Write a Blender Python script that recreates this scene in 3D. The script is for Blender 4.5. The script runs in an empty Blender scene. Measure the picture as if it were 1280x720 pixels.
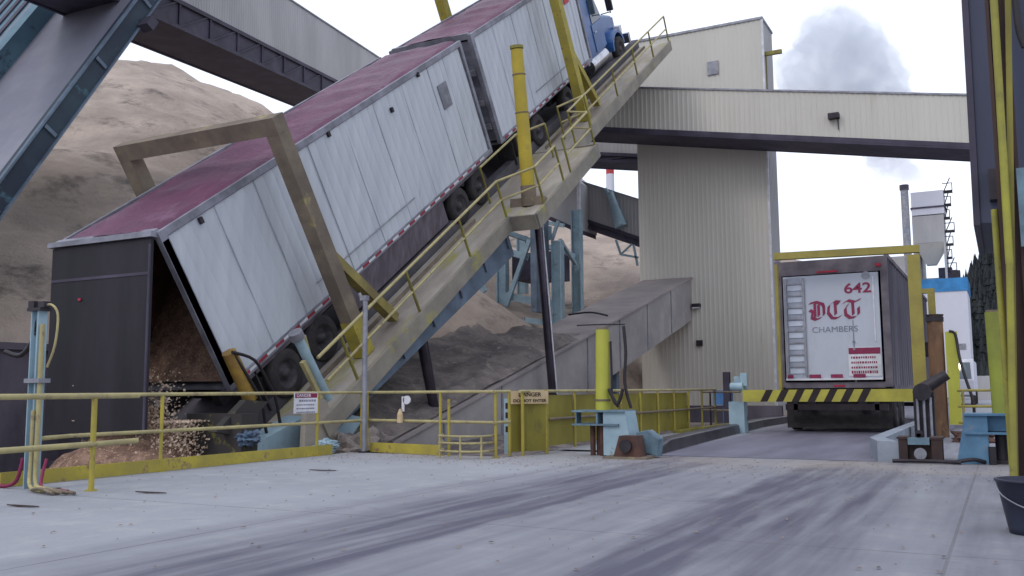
import bpy, bmesh, math, random
from mathutils import Vector as V, Matrix, noise
random.seed(7)
SC = bpy.context.scene
COL = SC.collection
R = math.radians

# ---------------------------------------------------------------- camera
F, PIT, YAW, ROLL, CH = 1163.67, 0.1096, 0.4832, -0.0075, 1.0873
cp, sp, cy, sy = math.cos(PIT), math.sin(PIT), math.cos(YAW), math.sin(YAW)
FW = V((-sy*cp, cy*cp, sp)); RT0 = V((cy, sy, 0)); UP0 = RT0.cross(FW)
RT = RT0*math.cos(ROLL)+UP0*math.sin(ROLL); UP = -RT0*math.sin(ROLL)+UP0*math.cos(ROLL)
CAM = V((0, 0, CH))
cd = bpy.data.cameras.new('camera'); co = bpy.data.objects.new('camera', cd); COL.objects.link(co)
cd.sensor_width = 36; cd.lens = 36*F/1280; cd.clip_end = 3000; cd.clip_start = 0.1
m = Matrix.Identity(4)
for i, a in enumerate((RT, UP, -FW)):
    for j in range(3): m[j][i] = a[j]
m.translation = CAM; co.matrix_world = m
SC.camera = co
def ray(u, v): return FW+RT*((u-640)/F)-UP*((v-360)/F)
def onX(u, v, x): d = ray(u, v); return CAM+d*(x/d.x)
def onY(u, v, y): d = ray(u, v); return CAM+d*(y/d.y)
def dep(u, v, t): return CAM+ray(u, v)*t

# ---------------------------------------------------------------- world, sun, exposure
w = bpy.data.worlds.new('World'); SC.world = w; w.use_nodes = True
nt = w.node_tree; nd = nt.nodes; lk = nt.links; nd.clear()
out = nd.new('ShaderNodeOutputWorld'); bg = nd.new('ShaderNodeBackground'); lk.new(bg.outputs[0], out.inputs[0])
SUN_EL, SUN_ROT = R(42), R(200)
sky = nd.new('ShaderNodeTexSky'); sky.sky_type = 'NISHITA'; sky.sun_disc = False
sky.sun_elevation = SUN_EL; sky.sun_rotation = SUN_ROT; sky.air_density = 1; sky.dust_density = 2
tc = nd.new('ShaderNodeTexCoord'); mp = nd.new('ShaderNodeMapping'); mp.inputs['Scale'].default_value = (1, 1, 2.2)
no = nd.new('ShaderNodeTexNoise'); no.inputs['Scale'].default_value = 1.6; no.inputs['Detail'].default_value = 5
rp = nd.new('ShaderNodeValToRGB'); rp.color_ramp.elements[0].position = .3; rp.color_ramp.elements[1].position = .72
rp.color_ramp.elements[0].color = (9.4, 10.8, 13.0, 1); rp.color_ramp.elements[1].color = (15.4, 15.9, 17.8, 1)
mx = nd.new('ShaderNodeMixRGB'); mx.inputs[0].default_value = .9
lk.new(tc.outputs['Generated'], mp.inputs[0]); lk.new(mp.outputs[0], no.inputs[0]); lk.new(no.outputs[0], rp.inputs[0])
lk.new(sky.outputs[0], mx.inputs[1]); lk.new(rp.outputs[0], mx.inputs[2]); lk.new(mx.outputs[0], bg.inputs[0])
bg.inputs[1].default_value = .09
sl = bpy.data.lights.new('sun', 'SUN'); sl.energy = .6; sl.angle = R(14); sl.color = (1, .95, .9)
so = bpy.data.objects.new('sun', sl); COL.objects.link(so)
so.rotation_euler = (R(90)-SUN_EL, 0, -SUN_ROT+math.pi)
SC.view_settings.view_transform = 'Standard'; SC.view_settings.look = 'None'
SC.view_settings.gamma = 1; SC.view_settings.exposure = 0.0; SC.view_settings.use_curve_mapping = False
SC.render.engine = 'CYCLES'
try: SC.cycles.volume_step_rate = 2; SC.cycles.volume_bounces = 2
except Exception: pass

# ---------------------------------------------------------------- materials
def mat(name, c, c2=None, ns=1.5, rough=.7, metal=0, stretch=(1, 1, 1), rot=0, bump=0, bs=40, lo=.4, hi=.65,
        spots=None, ss=6, slo=.62, shi=.7, spec=.3, emit=None):
    m = bpy.data.materials.new(name); m.use_nodes = True; t = m.node_tree; N = t.nodes; L = t.links
    b = N['Principled BSDF']; b.inputs['Roughness'].default_value = rough; b.inputs['Metallic'].default_value = metal
    b.inputs['Specular IOR Level'].default_value = spec
    if c2 is None: c2 = tuple(x*.72 for x in c)
    tc = N.new('ShaderNodeTexCoord'); mp = N.new('ShaderNodeMapping')
    mp.inputs['Rotation'].default_value = (rot, 0, 0); mp.inputs['Scale'].default_value = stretch
    mp.vector_type = 'POINT'; L.new(tc.outputs['Object'], mp.inputs[0])
    n1 = N.new('ShaderNodeTexNoise'); n1.inputs['Scale'].default_value = ns; n1.inputs['Detail'].default_value = 7; n1.inputs['Roughness'].default_value = .62
    L.new(mp.outputs[0], n1.inputs[0])
    r = N.new('ShaderNodeValToRGB'); r.color_ramp.elements[0].position = lo; r.color_ramp.elements[1].position = hi
    r.color_ramp.elements[0].color = (*c2, 1); r.color_ramp.elements[1].color = (*c, 1); L.new(n1.outputs[0], r.inputs[0])
    last = r.outputs[0]
    if spots:
        n3 = N.new('ShaderNodeTexNoise'); n3.inputs['Scale'].default_value = ss; n3.inputs['Detail'].default_value = 6; n3.inputs['Roughness'].default_value = .7
        L.new(mp.outputs[0], n3.inputs[0])
        r3 = N.new('ShaderNodeValToRGB'); r3.color_ramp.elements[0].position = slo; r3.color_ramp.elements[1].position = shi
        L.new(n3.outputs[0], r3.inputs[0])
        mx = N.new('ShaderNodeMixRGB'); L.new(r3.outputs[0], mx.inputs[0]); L.new(last, mx.inputs[1]); mx.inputs[2].default_value = (*spots, 1)
        last = mx.outputs[0]
    L.new(last, b.inputs['Base Color'])
    if bump:
        n2 = N.new('ShaderNodeTexNoise'); n2.inputs['Scale'].default_value = bs; n2.inputs['Detail'].default_value = 4
        L.new(tc.outputs['Object'], n2.inputs[0])
        bp = N.new('ShaderNodeBump'); bp.inputs['Strength'].default_value = min(1, bump); bp.inputs['Distance'].default_value = .03 if bs > 3 else .16
        n2.inputs['Detail'].default_value = 4 if bs > 3 else 10; n2.inputs['Roughness'].default_value = .5 if bs > 3 else .72
        L.new(n2.outputs[0], bp.inputs['Height']); L.new(bp.outputs[0], b.inputs['Normal'])
    if emit:
        b.inputs['Emission Color'].default_value = (*emit[:3], 1); b.inputs['Emission Strength'].default_value = emit[3]
    return m
AL = 0.5953
M = dict(
    concrete=mat('concrete', (.335, .34, .37), (.285, .29, .318), .35, .85, bump=.3, bs=9, spots=(.37, .37, .385), ss=2.3, slo=.5, shi=.72),
    track=mat('tyre_track', (.25, .24, .29), (.34, .33, .38), .6, .8, stretch=(2.5, .3, 1), bump=.2, bs=9),
    lane=mat('lane', (.19, .18, .23), (.13, .125, .165), .8, .6, stretch=(2, .35, 1), bump=.2, bs=9),
    chips=mat('chips', (.53, .43, .36), (.37, .30, .255), .35, .95, bump=1, bs=2.2, spots=(.15, .125, .11), ss=.4, slo=.55, shi=.70),
    rubble=mat('rubble', (.33, .28, .255), (.18, .155, .15), 1.3, .95, bump=1, bs=2.6, spots=(.40, .34, .29), ss=4, slo=.58, shi=.66),
    pit=mat('pit_wall', (.16, .14, .17), (.08, .07, .09), .8, .9, stretch=(1, 1, .4), bump=.3, bs=6),
    chip=mat('wood_chip', (.66, .52, .40), (.48, .36, .27), 3, .9),
    side=mat('trailer_side', (.56, .585, .63), (.47, .49, .535), 1.2, .5, 0, (1, 2.6, .22), -AL, .15, 2, .35, .7, spots=(.36, .33, .33), ss=1.6, slo=.62, shi=.85),
    frame=mat('trailer_frame', (.30, .30, .35), (.17, .17, .20), 2, .5, .2),
    roof=mat('trailer_tarp', (.16, .045, .10), (.09, .03, .065), .9, .42, 0, (1, .5, 1), -AL, .6, 3, .3, .7, spots=(.34, .18, .28), ss=1.0, slo=.58, shi=.85),
    inside=mat('trailer_inside', (.20, .09, .07), (.10, .045, .04), 2, .9),
    black=mat('black_door', (.032, .028, .036), (.02, .018, .024), 1.5, .75, stretch=(1, 1, .2)),
    rubber=mat('rubber', (.03, .028, .032), (.05, .045, .045), 6, .85),
    rim=mat('rim', (.10, .09, .10), (.05, .045, .05), 6, .6, .2),
    skirt=mat('skirt', (.15, .125, .15), (.09, .075, .09), 1.5, .8, stretch=(1, 3, 1)),
    red=mat('red_tape', (.35, .03, .06), None, 4, .5), white=mat('white_tape', (.75, .74, .78), None, 3, .6),
    deck=mat('deck_steel', (.42, .38, .325), (.30, .26, .22), 1.0, .7, 0, (2.2, .35, 1), 0, .2, 8, spots=(.33, .30, .07), ss=.8, slo=.56, shi=.7),
    deckin=mat('deck_inner', (.12, .11, .125), (.07, .065, .075), 1, .8),
    fascia=mat('deck_fascia', (.30, .27, .22), (.21, .19, .16), 1.2, .7, spots=(.36, .33, .07), ss=.7, slo=.58, shi=.68),
    blue=mat('faded_blue', (.37, .50, .56), (.26, .36, .42), 1.3, .65, spots=(.16, .12, .11), ss=3.2, slo=.6, shi=.7),
    girder=mat('girder_blue', (.16, .21, .28), (.10, .13, .17), 1.2, .65, spots=(.10, .07, .07), ss=2.5, slo=.6, shi=.7),
    yellow=mat('yellow_paint', (.46, .375, .055), (.33, .27, .06), 2.5, .6, spots=(.22, .15, .09), ss=5, slo=.56, shi=.66),
    lime=mat('bright_yellow_green', (.46, .45, .07), (.40, .40, .06), 2, .5, spots=(.25, .18, .06), ss=4, slo=.64, shi=.72),
    rail=mat('rail_yellow', (.45, .39, .18), (.34, .29, .15), 3, .6, spots=(.24, .18, .12), ss=7, slo=.56, shi=.66),
    tan=mat('dusty_tan', (.24, .19, .14), (.15, .12, .095), 1.5, .8, spots=(.36, .31, .12), ss=1.4, slo=.6, shi=.7),
    rust=mat('rust', (.13, .065, .05), (.07, .04, .035), 4, .8),
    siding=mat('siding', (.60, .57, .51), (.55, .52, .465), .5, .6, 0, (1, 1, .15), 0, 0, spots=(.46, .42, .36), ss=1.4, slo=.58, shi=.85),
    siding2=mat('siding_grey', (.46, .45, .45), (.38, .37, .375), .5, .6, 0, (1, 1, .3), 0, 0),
    cream=mat('cream_duct', (.40, .37, .36), (.30, .275, .275), .8, .7, 0, (1, 1, 1), 0, .1, 4),
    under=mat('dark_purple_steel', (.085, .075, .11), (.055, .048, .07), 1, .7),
    dark=mat('dark_steel', (.05, .042, .05), (.03, .025, .03), 4, .5, .3),
    rod=mat('cylinder_rod', (.10, .085, .11), (.06, .05, .07), 2, .25, .6, spec=.6),
    hose=mat('hose', (.03, .025, .03), None, 5, .5),
    grey=mat('galvanised', (.33, .33, .37), (.22, .22, .25), 4, .5, .3),
    cab=mat('cab_blue', (.035, .12, .32), (.025, .08, .24), 2, .25, spec=.6), glass=mat('glass', (.05, .08, .11), None, 2, .08, spec=.8),
    chrome=mat('chrome', (.6, .6, .65), None, 2, .2, .9),
    doorw=mat('rear_door_white', (.60, .64, .73), (.50, .54, .64), .8, .5, spots=(.42, .44, .52), ss=1.2, slo=.5, shi=.8),
    side2=mat('trailer_side_dull', (.19, .165, .20), (.11, .095, .125), 1, .35, .5, (1, 2, .3)),
    maroon=mat('maroon_paint', (.28, .03, .09), None, 4, .5), letter=mat('grey_letter', (.25, .25, .32), None, 3, .6),
    ink=mat('black_ink', (.03, .02, .02), None, 3, .6), signc=mat('sign_cream', (.60, .47, .28), (.52, .38, .22), 3, .6),
    panel=mat('yellow_mesh_panel', (.27, .235, .045), (.20, .165, .03), 1.1, .6, 0, (1, 1, .6), 0, .1, 20, spots=(.13, .09, .04), ss=1.5, slo=.6, shi=.75),
    teal=mat('teal_steel', (.15, .28, .34), (.10, .18, .24), .6, .6, spots=(.05, .06, .08), ss=1.1, slo=.58, shi=.68),
    teald=mat('teal_dark', (.04, .065, .085), (.03, .04, .06), .6, .6, spots=(.10, .22, .27), ss=.9, slo=.6, shi=.72),
    slab=mat('grey_deck_plate', (.27, .27, .32), (.20, .20, .25), .35, .6, 0, (1, 1, 1), 0, .1, 3),
    bluep=mat('blue_panel', (.05, .25, .55), None, 1, .5), whitew=mat('white_cladding', (.66, .66, .72), (.58, .58, .65), .1, .6),
    navy=mat('blue_grey_clad', (.075, .085, .13), (.055, .06, .095), .6, .6, 0, (1, 1, .3)),
    olive=mat('olive_yellow', (.30, .27, .05), (.19, .16, .05), 1.6, .6, 0, (1, 1, .4), 0, .1, 8, spots=(.10, .06, .04), ss=3, slo=.6, shi=.72),
    brown=mat('brown_column', (.10, .055, .04), (.05, .03, .03), 2, .7, 0, (1, 1, .3)),
    hill=mat('hill', (.035, .045, .04), (.02, .025, .025), .02, .95), tree=mat('conifer', (.04, .045, .045), (.022, .026, .03), .05, .95),
    redband=mat('red_band', (.55, .06, .07), None, 1, .6),
    lamp=mat('headlight', (1, .95, .8), (1, .95, .8), 1, .5, emit=(1, .9, .7, 9)),
    redl=mat('red_lamp', (.5, .02, .06), None, 3, .4), skyb=mat('bright_blue', (.12, .3, .65), None, 3, .6),
)

# ---------------------------------------------------------------- mesh helpers
def kids(o): return [c for c in bpy.data.objects if c.parent == o]
def tag(o, label=None, cat=None, group=None, kind=None):
    if label: o['label'] = label
    if cat: o['category'] = cat
    if group: o['group'] = group
    if kind: o['kind'] = kind
    return o
ORG = {}
def thing(name, label, cat, loc, group=None):
    o = bpy.data.objects.new(name, None); COL.objects.link(o); o.location = loc; o.empty_display_size = .2
    ORG[o.name] = V(loc); return tag(o, label, cat, group)
class MB:
    def __init__(s, T=None): s.v = []; s.f = []; s.T = T; s.sm = set()
    def add(s, vs, fs, smooth=False):
        n = len(s.v); s.v += [V(q) if s.T is None else s.T(V(q)) for q in vs]
        for f in fs:
            if smooth: s.sm.add(len(s.f))
            s.f.append(tuple(i+n for i in f))
        return s
    def box(s, a, b):
        x0, y0, z0 = a; x1, y1, z1 = b
        return s.add([(x0,y0,z0),(x1,y0,z0),(x1,y1,z0),(x0,y1,z0),(x0,y0,z1),(x1,y0,z1),(x1,y1,z1),(x0,y1,z1)],
                     [(0,3,2,1),(4,5,6,7),(0,1,5,4),(1,2,6,5),(2,3,7,6),(3,0,4,7)])
    def beam(s, p, q, w, h, up=(0, 0, 1)):
        p = V(p); q = V(q); d = (q-p).normalized(); up = V(up)
        if abs(d.dot(up)) > .98: up = V((0, 1, 0)) if abs(d.y) < .9 else V((1, 0, 0))
        x = d.cross(up).normalized(); u = x.cross(d)
        vs = []
        for c in (p, q):
            for a, b in ((-1,-1),(1,-1),(1,1),(-1,1)): vs.append(c+x*(a*w/2)+u*(b*h/2))
        return s.add(vs, [(0,1,2,3),(7,6,5,4),(0,4,5,1),(1,5,6,2),(2,6,7,3),(3,7,4,0)])
    def tube(s, p, q, r, r2=None, n=12, cap=True):
        p = V(p); q = V(q); d = (q-p).normalized(); r2 = r if r2 is None else r2
        a = V((0, 0, 1)) if abs(d.z) < .9 else V((1, 0, 0)); x = d.cross(a).normalized(); y = d.cross(x)
        vs = []
        for c, rr in ((p, r), (q, r2)):
            for k in range(n):
                t = 2*math.pi*k/n; vs.append(c+x*(math.cos(t)*rr)+y*(math.sin(t)*rr))
        s.add(vs, [(k, k+n, (k+1) % n+n, (k+1) % n) for k in range(n)], True)
        if cap: s.add(vs, [tuple(range(n)), tuple(range(2*n-1, n-1, -1))])
        return s
    def path(s, pts, r, n=8, sub=4):
        pts = [V(p) for p in pts]
        if sub > 1 and len(pts) > 2:
            q = []
            for i in range(len(pts)-1):
                a = pts[max(i-1, 0)]; b = pts[i]; c = pts[i+1]; d = pts[min(i+2, len(pts)-1)]
                for k in range(sub):
                    t = k/sub
                    q.append(.5*((2*b)+(c-a)*t+(2*a-5*b+4*c-d)*t*t+(3*b-a-3*c+d)*t**3))
            pts = q+[pts[-1]]
        for a, b in zip(pts, pts[1:]):
            if (b-a).length > 1e-5: s.tube(a, b, r, n=n)
        return s
    def poly(s, pts, ext):
        n = len(pts); ext = V(ext); pts = [V(p) for p in pts]
        return s.add(pts+[p+ext for p in pts], [tuple(range(n-1, -1, -1)), tuple(range(n, 2*n))]+[(k, (k+1) % n, (k+1) % n+n, k+n) for k in range(n)])
    def sheet(s, p, ex, ey, nrm, pitch=.3, depth=.035):
        """corrugated sheet: p corner, ex along the ribs' row, ey along the ribs"""
        p = V(p); ex = V(ex); ey = V(ey); nrm = V(nrm).normalized(); L = ex.length; k = max(2, int(L/pitch)); e = ex/k
        prof = [(0, 0), (.5, 0), (.62, 1), (.88, 1)]
        vs = []
        for i in range(k):
            for a, b in prof: vs.append(p+e*(i+a)+nrm*(b*depth))
        vs.append(p+ex); n = len(vs)
        return s.add(vs+[q+ey for q in vs], [(i, i+1, i+1+n, i+n) for i in range(n-1)])
    def split(s, name, m, parent):
        n = len(s.v); p = list(range(n))
        def fd(i):
            while p[i] != i: p[i] = p[p[i]]; i = p[i]
            return i
        for f in s.f:
            a = fd(f[0])
            for i in f[1:]: p[fd(i)] = a
        gr = {}
        for i in range(n): gr.setdefault(fd(i), []).append(i)
        out = []
        for ids in gr.values():
            mp = {k: j for j, k in enumerate(ids)}; b = MB(); b.v = [s.v[k] for k in ids]
            b.f = [tuple(mp[i] for i in f) for f in s.f if f[0] in mp]; out.append(b.build(name, m, parent))
        return out
    def build(s, name, m, parent=None, label=None):
        me = bpy.data.meshes.new(name)
        vs = s.v
        if parent is not None: org = ORG[parent.name]
        else:
            xs = [v.x for v in vs]; ys = [v.y for v in vs]; zs = [v.z for v in vs]
            org = V(((min(xs)+max(xs))/2, (min(ys)+max(ys))/2, min(zs)))
        me.from_pydata([tuple(v-org) for v in vs], [], s.f)
        bm = bmesh.new(); bm.from_mesh(me); bm.faces.ensure_lookup_table()
        for i in s.sm:
            if i < len(bm.faces): bm.faces[i].smooth = True
        bmesh.ops.recalc_face_normals(bm, faces=bm.faces); bm.to_mesh(me); bm.free()
        o = bpy.data.objects.new(name, me); COL.objects.link(o)
        me.materials.append(M[m] if isinstance(m, str) else m)
        if parent is not None: o.parent = parent; ORG[o.name] = org
        else: o.location = org; ORG[o.name] = org
        if label: o['label'] = label
        return o
def bevel(o, wd=.015, seg=2):
    b = o.modifiers.new('bevel', 'BEVEL'); b.width = wd; b.segments = seg; b.limit_method = 'ANGLE'; return o
def text(body, name, m, parent, p, ex, up, size, bold=0, wide=1):
    """flat lettering with a little thickness; p lower left, ex reading direction"""
    cu = bpy.data.curves.new(name, 'FONT'); cu.body = body; cu.size = 1; cu.offset = bold; cu.extrude = .01
    to = bpy.data.objects.new(name+'_src', cu); COL.objects.link(to)
    dg = bpy.context.evaluated_depsgraph_get(); me = bpy.data.meshes.new_from_object(to.evaluated_get(dg))
    bpy.data.objects.remove(to); ex = V(ex).normalized(); up = V(up).normalized(); nn = ex.cross(up)
    org = ORG[parent.name]; p = V(p)
    for v in me.vertices:
        c = v.co.copy(); v.co = p+ex*(c.x*size*wide)+up*(c.y*size)+nn*(c.z*.3+.002)-org
    me.materials.clear(); me.materials.append(M[m]); me.name = name
    o = bpy.data.objects.new(name, me); COL.objects.link(o); o.parent = parent; ORG[o.name] = org; return o

# tilted deck frame: (x, s, t) -> world
U_ = V((0, math.cos(AL), math.sin(AL))); N_ = V((0, -math.sin(AL), math.cos(AL))); O_ = V((0, 13.2, 0.0))
def TD(q): return O_+V((q.x, 0, 0))+U_*q.y+N_*q.z

# ================================================================ SETTING
def ground():
    me = MB(); S = 2500
    me.add([(-S,-S,-3.2),(S,-S,-3.2),(S,S,-3.2),(-S,S,-3.2)], [(0,1,2,3)])
    tag(me.build('ground', 'rubble'), kind='structure')
    pts = [(-10.5,-40),(-10.5,13.7),(-7.25,13.7),(-7.25,420),(320,420),(320,-40)]
    n = len(pts); a = MB().poly([(x, y, -3.1) for x, y in pts], (0, 0, 3.1))
    tag(a.build('concrete_apron', 'concrete'), kind='structure')
ground()
def tracks():
    m = M['concrete']; t = m.node_tree; N = t.nodes; L = t.links; b = N['Principled BSDF']
    src = b.inputs['Base Color'].links[0].from_socket
    g = N.new('ShaderNodeNewGeometry'); sep = N.new('ShaderNodeSeparateXYZ'); L.new(g.outputs['Position'], sep.inputs[0])
    def mt(op, a, c, d=None):
        n = N.new('ShaderNodeMath'); n.operation = op
        for i, q in enumerate((a, c, d)):
            if q is None: continue
            if isinstance(q, (int, float)): n.inputs[i].default_value = q
            else: L.new(q, n.inputs[i])
        return n.outputs[0]
    x, y = sep.outputs[0], sep.outputs[1]
    wob = N.new('ShaderNodeTexNoise'); wob.inputs['Scale'].default_value = .9; wob.inputs['Detail'].default_value = 6
    L.new(g.outputs['Position'], wob.inputs[0])
    tot = None
    # wheel paths curving out of the lane: centre x = a + b*(15-y) + c*(15-y)^2, half width w, strength k
    yy = mt('SUBTRACT', 15.0, y)
    for a, b_, c, w_, k in ((-4.68, .01, 0, .15, .9), (-4.10, .012, 0, .22, .95), (-4.4, .0, .0, .8, .75), (-2.2, -.03, .004, .38, .95), (-1.8, .04, .0, .7, .75), (-3.0, .0, 0, 1.7, .42), (-.5, .06, 0, .6, .5), (-5.6, 0, 0, .25, .3)):
        cx = mt('ADD', mt('MULTIPLY_ADD', yy, b_, a), mt('MULTIPLY', mt('MULTIPLY', yy, yy), c))
        dx = mt('ABSOLUTE', mt('SUBTRACT', x, cx), 0)
        dd_ = mt('ADD', dx, mt('MULTIPLY_ADD', wob.outputs[0], .5, -.25))
        q = mt('MULTIPLY', mt('SMOOTH_MIN', mt('MAXIMUM', mt('DIVIDE', mt('SUBTRACT', w_*1.5, dd_), w_), 0.0), 1.0, .2), k)
        tot = q if tot is None else mt('MAXIMUM', tot, q)
    fine = N.new('ShaderNodeTexNoise'); fine.inputs['Scale'].default_value = 5; fine.inputs['Detail'].default_value = 8; sm_ = N.new('ShaderNodeMapping'); sm_.inputs['Scale'].default_value = (1.3, .09, 1); L.new(g.outputs['Position'], sm_.inputs[0]); L.new(sm_.outputs[0], fine.inputs[0])
    tot = mt('MULTIPLY', tot, mt('MULTIPLY_ADD', fine.outputs[0], 2.0, -.05))
    cl = N.new('ShaderNodeClamp'); L.new(tot, cl.inputs[0])
    mx = N.new('ShaderNodeMixRGB'); L.new(cl.outputs[0], mx.inputs[0]); L.new(src, mx.inputs[1]); mx.inputs[2].default_value = (.105, .10, .135, 1); L.new(mx.outputs[0], b.inputs['Base Color'])
    def line(sock, period, off, wdt):
        q = mt('ABSOLUTE', mt('SUBTRACT', mt('FRACT', mt('DIVIDE', mt('ADD', sock, off), period), 0), .5), 0)
        return mt('LESS_THAN', q, wdt/period)
    jn = mt('MAXIMUM', line(x, 5.2, 2.98, .012), line(y, 5.6, 1.6, .012))
    vo = N.new('ShaderNodeTexVoronoi'); vo.feature = 'DISTANCE_TO_EDGE'; vo.inputs['Scale'].default_value = .16
    wp = N.new('ShaderNodeVectorMath'); wp.operation = 'MULTIPLY_ADD'; L.new(wob.outputs['Color'], wp.inputs[0]); wp.inputs[1].default_value = (1.6, 1.6, 0); L.new(g.outputs['Position'], wp.inputs[2]); L.new(wp.outputs[0], vo.inputs[0])
    ck = mt('MULTIPLY', mt('LESS_THAN', vo.outputs['Distance'], .0010), .45)
    jn = mt('MULTIPLY', mt('MAXIMUM', jn, ck), mt('MULTIPLY_ADD', fine.outputs[0], 1.2, -.1)); cj = N.new('ShaderNodeClamp'); L.new(jn, cj.inputs[0])
    mj = N.new('ShaderNodeMixRGB'); L.new(cj.outputs[0], mj.inputs[0]); L.new(mx.outputs[0], mj.inputs[1]); mj.inputs[2].default_value = (.11, .10, .11, 1); mx = mj
    # dusty chip band along the pit edge and lane mouth
    src = mx.outputs[0]
    dst = N.new('ShaderNodeTexNoise'); dst.inputs['Scale'].default_value = .7; dst.inputs['Detail'].default_value = 9; dst.inputs['Roughness'].default_value = .7; L.new(g.outputs['Position'], dst.inputs[0])
    e = mt('SUBTRACT', 1.0, mt('DIVIDE', mt('ABSOLUTE', mt('SUBTRACT', y, 14.2), 0), 2.2))
    e = mt('MULTIPLY', mt('MAXIMUM', e, 0.0), mt('MULTIPLY_ADD', dst.outputs[0], 3.0, -1.0)); c2 = N.new('ShaderNodeClamp'); L.new(e, c2.inputs[0])
    m2 = N.new('ShaderNodeMixRGB'); L.new(c2.outputs[0], m2.inputs[0]); L.new(src, m2.inputs[1]); m2.inputs[2].default_value = (.33, .29, .26, 1); L.new(m2.outputs[0], b.inputs['Base Color'])
tracks()
def strip(name, pts, z, m, kind='structure'):
    b = MB().poly([(x, y, z-.003) for x, y in pts], (0, 0, .003)); tag(b.build(name, m), kind=kind)
strip('lane_surface', [(-5.35, 14.9), (-1.75, 14.9), (-2.0, 60), (-5.9, 60)], .006, 'lane')

# chip piles as one height field
P1 = onY(188, 78, 41); P1b = onY(95, 112, 38); P2 = onY(487, 296, 29); P3 = onY(672, 238, 66); P4 = onY(790, 300, 60)
CONES = [(P1.x, P1.y, P1.z, .62), (P1b.x, P1b.y, P1b.z, .6), (P2.x, P2.y, P2.z-.9, .74), (-19.5, 42, 4.2, .5), (P3.x, P3.y, P3.z, .45), (P4.x+4, P4.y, P4.z, .5),
         (-24, 66, 15, .5)]
def hgt(x, y):
    z = -3.0
    for cx, cy_, cz, mm in CONES:
        d = math.hypot(x-cx, y-cy_); a = math.atan2(y-cy_, x-cx)
        rr = math.sqrt(d*d+3.0)-1.7
        h = cz-mm*rr*(1+.10*math.sin(3*a+cx))
        h += .18*math.sin(d*.8+cx)*min(1, d/14)
        z = max(z, h) if z < h-1.2 or z > h+1.2 else (max(z, h)+((1.2-abs(z-h))**2)/5)
    base = -.35+.05*(y-14) if x > -16 else -.35+.08*(y-14)
    if y < 13.9 or (x < -12 and y < 15.5): base = -2.9+max(0, y-9)*.25
    if y < 13.9: z = min(z, base+.2)
    z = max(z, base)
    if x > -15 and y < 52:
        k2 = min(1, (x+15)/1.6); z = z*(1-k2)+min(z, -.1)*k2
    if x < -19.2: z = max(z, min(2.0, 2.0))
    n = noise.fractal(V((x*.13, y*.13, 3)), 1.1, 2.1, 6)*.8+noise.fractal(V((x*.9, y*.9, 9)), .8, 2.0, 5)*.13
    k = .25 if y < 14 else 1
    return z+n*k*(.4 if x > -16 and y < 26 else 1)
def pile():
    def grid(x0, x1, y0, y1, st):
        nx = int((x1-x0)/st); ny = int((y1-y0)/st); vs = []; fs = []
        for j in range(ny+1):
            for i in range(nx+1):
                x = x0+i*st; y = y0+j*st; vs.append((x, y, hgt(x, y)))
        for j in range(ny):
            for i in range(nx):
                a = j*(nx+1)+i; fs.append((a, a+1, a+nx+2, a+nx+1))
        return vs, fs
    b = MB(); v, f = grid(-110, -7.3, 13.95, 120, .5); b.add(v, f, True)
    o = b.build('chip_pile', 'chips')
    tag(o, kind='stuff'); tag(o, 'vast heap of beige wood chips piled up behind the tipped trailer', 'chip pile')
    b = MB(); v, f = grid(-19, -10.55, 2, 13.95, .35); b.add(v, f, True)
    o = b.build('pit_floor', 'rubble'); tag(o, kind='structure')
def rubble_mask():
    m = M['chips']; t = m.node_tree; N = t.nodes; L = t.links; b = N['Principled BSDF']
    src = b.inputs['Base Color'].links[0].from_socket
    g = N.new('ShaderNodeNewGeometry'); sep = N.new('ShaderNodeSeparateXYZ'); L.new(g.outputs['Position'], sep.inputs[0])
    nz = N.new('ShaderNodeTexNoise'); nz.inputs['Scale'].default_value = .45; nz.inputs['Detail'].default_value = 8; nz.inputs['Roughness'].default_value = .6; L.new(g.outputs['Position'], nz.inputs[0])
    def mr(sock, a, b_, c=0., d=1.):
        n = N.new('ShaderNodeMapRange'); n.clamp = True
        for i, v in enumerate((a, b_, c, d)): n.inputs[i+1].default_value = v
        L.new(sock, n.inputs[0]); return n.outputs[0]
    def mul(a, b_):
        n = N.new('ShaderNodeMath'); n.operation = 'MULTIPLY'; L.new(a, n.inputs[0]); L.new(b_, n.inputs[1]); return n.outputs[0]
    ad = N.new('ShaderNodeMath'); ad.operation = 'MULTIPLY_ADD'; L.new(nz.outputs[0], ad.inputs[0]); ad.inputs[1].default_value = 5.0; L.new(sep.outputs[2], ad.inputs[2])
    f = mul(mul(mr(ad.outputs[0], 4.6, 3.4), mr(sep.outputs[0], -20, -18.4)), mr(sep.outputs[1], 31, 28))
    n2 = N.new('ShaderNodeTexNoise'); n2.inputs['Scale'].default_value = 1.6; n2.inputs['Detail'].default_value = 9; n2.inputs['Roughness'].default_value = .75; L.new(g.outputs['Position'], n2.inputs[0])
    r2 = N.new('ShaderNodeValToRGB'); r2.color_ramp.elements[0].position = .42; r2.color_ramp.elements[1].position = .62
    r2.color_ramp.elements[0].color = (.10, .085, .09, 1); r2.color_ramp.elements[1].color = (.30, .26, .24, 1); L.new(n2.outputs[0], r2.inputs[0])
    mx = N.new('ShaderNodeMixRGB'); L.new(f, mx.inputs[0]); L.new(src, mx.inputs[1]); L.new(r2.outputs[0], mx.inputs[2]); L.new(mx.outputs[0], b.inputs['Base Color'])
pile(); rubble_mask()
o = MB().box((-19.4, -6, -3), (-19.0, 24, 2.05)).box((-19.5, -6, 2.05), (-18.9, 24, 2.2)).build('pit_retaining_wall', 'pit'); tag(o, 'dark stained retaining wall along the far side of the receiving pit', 'wall')
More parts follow.
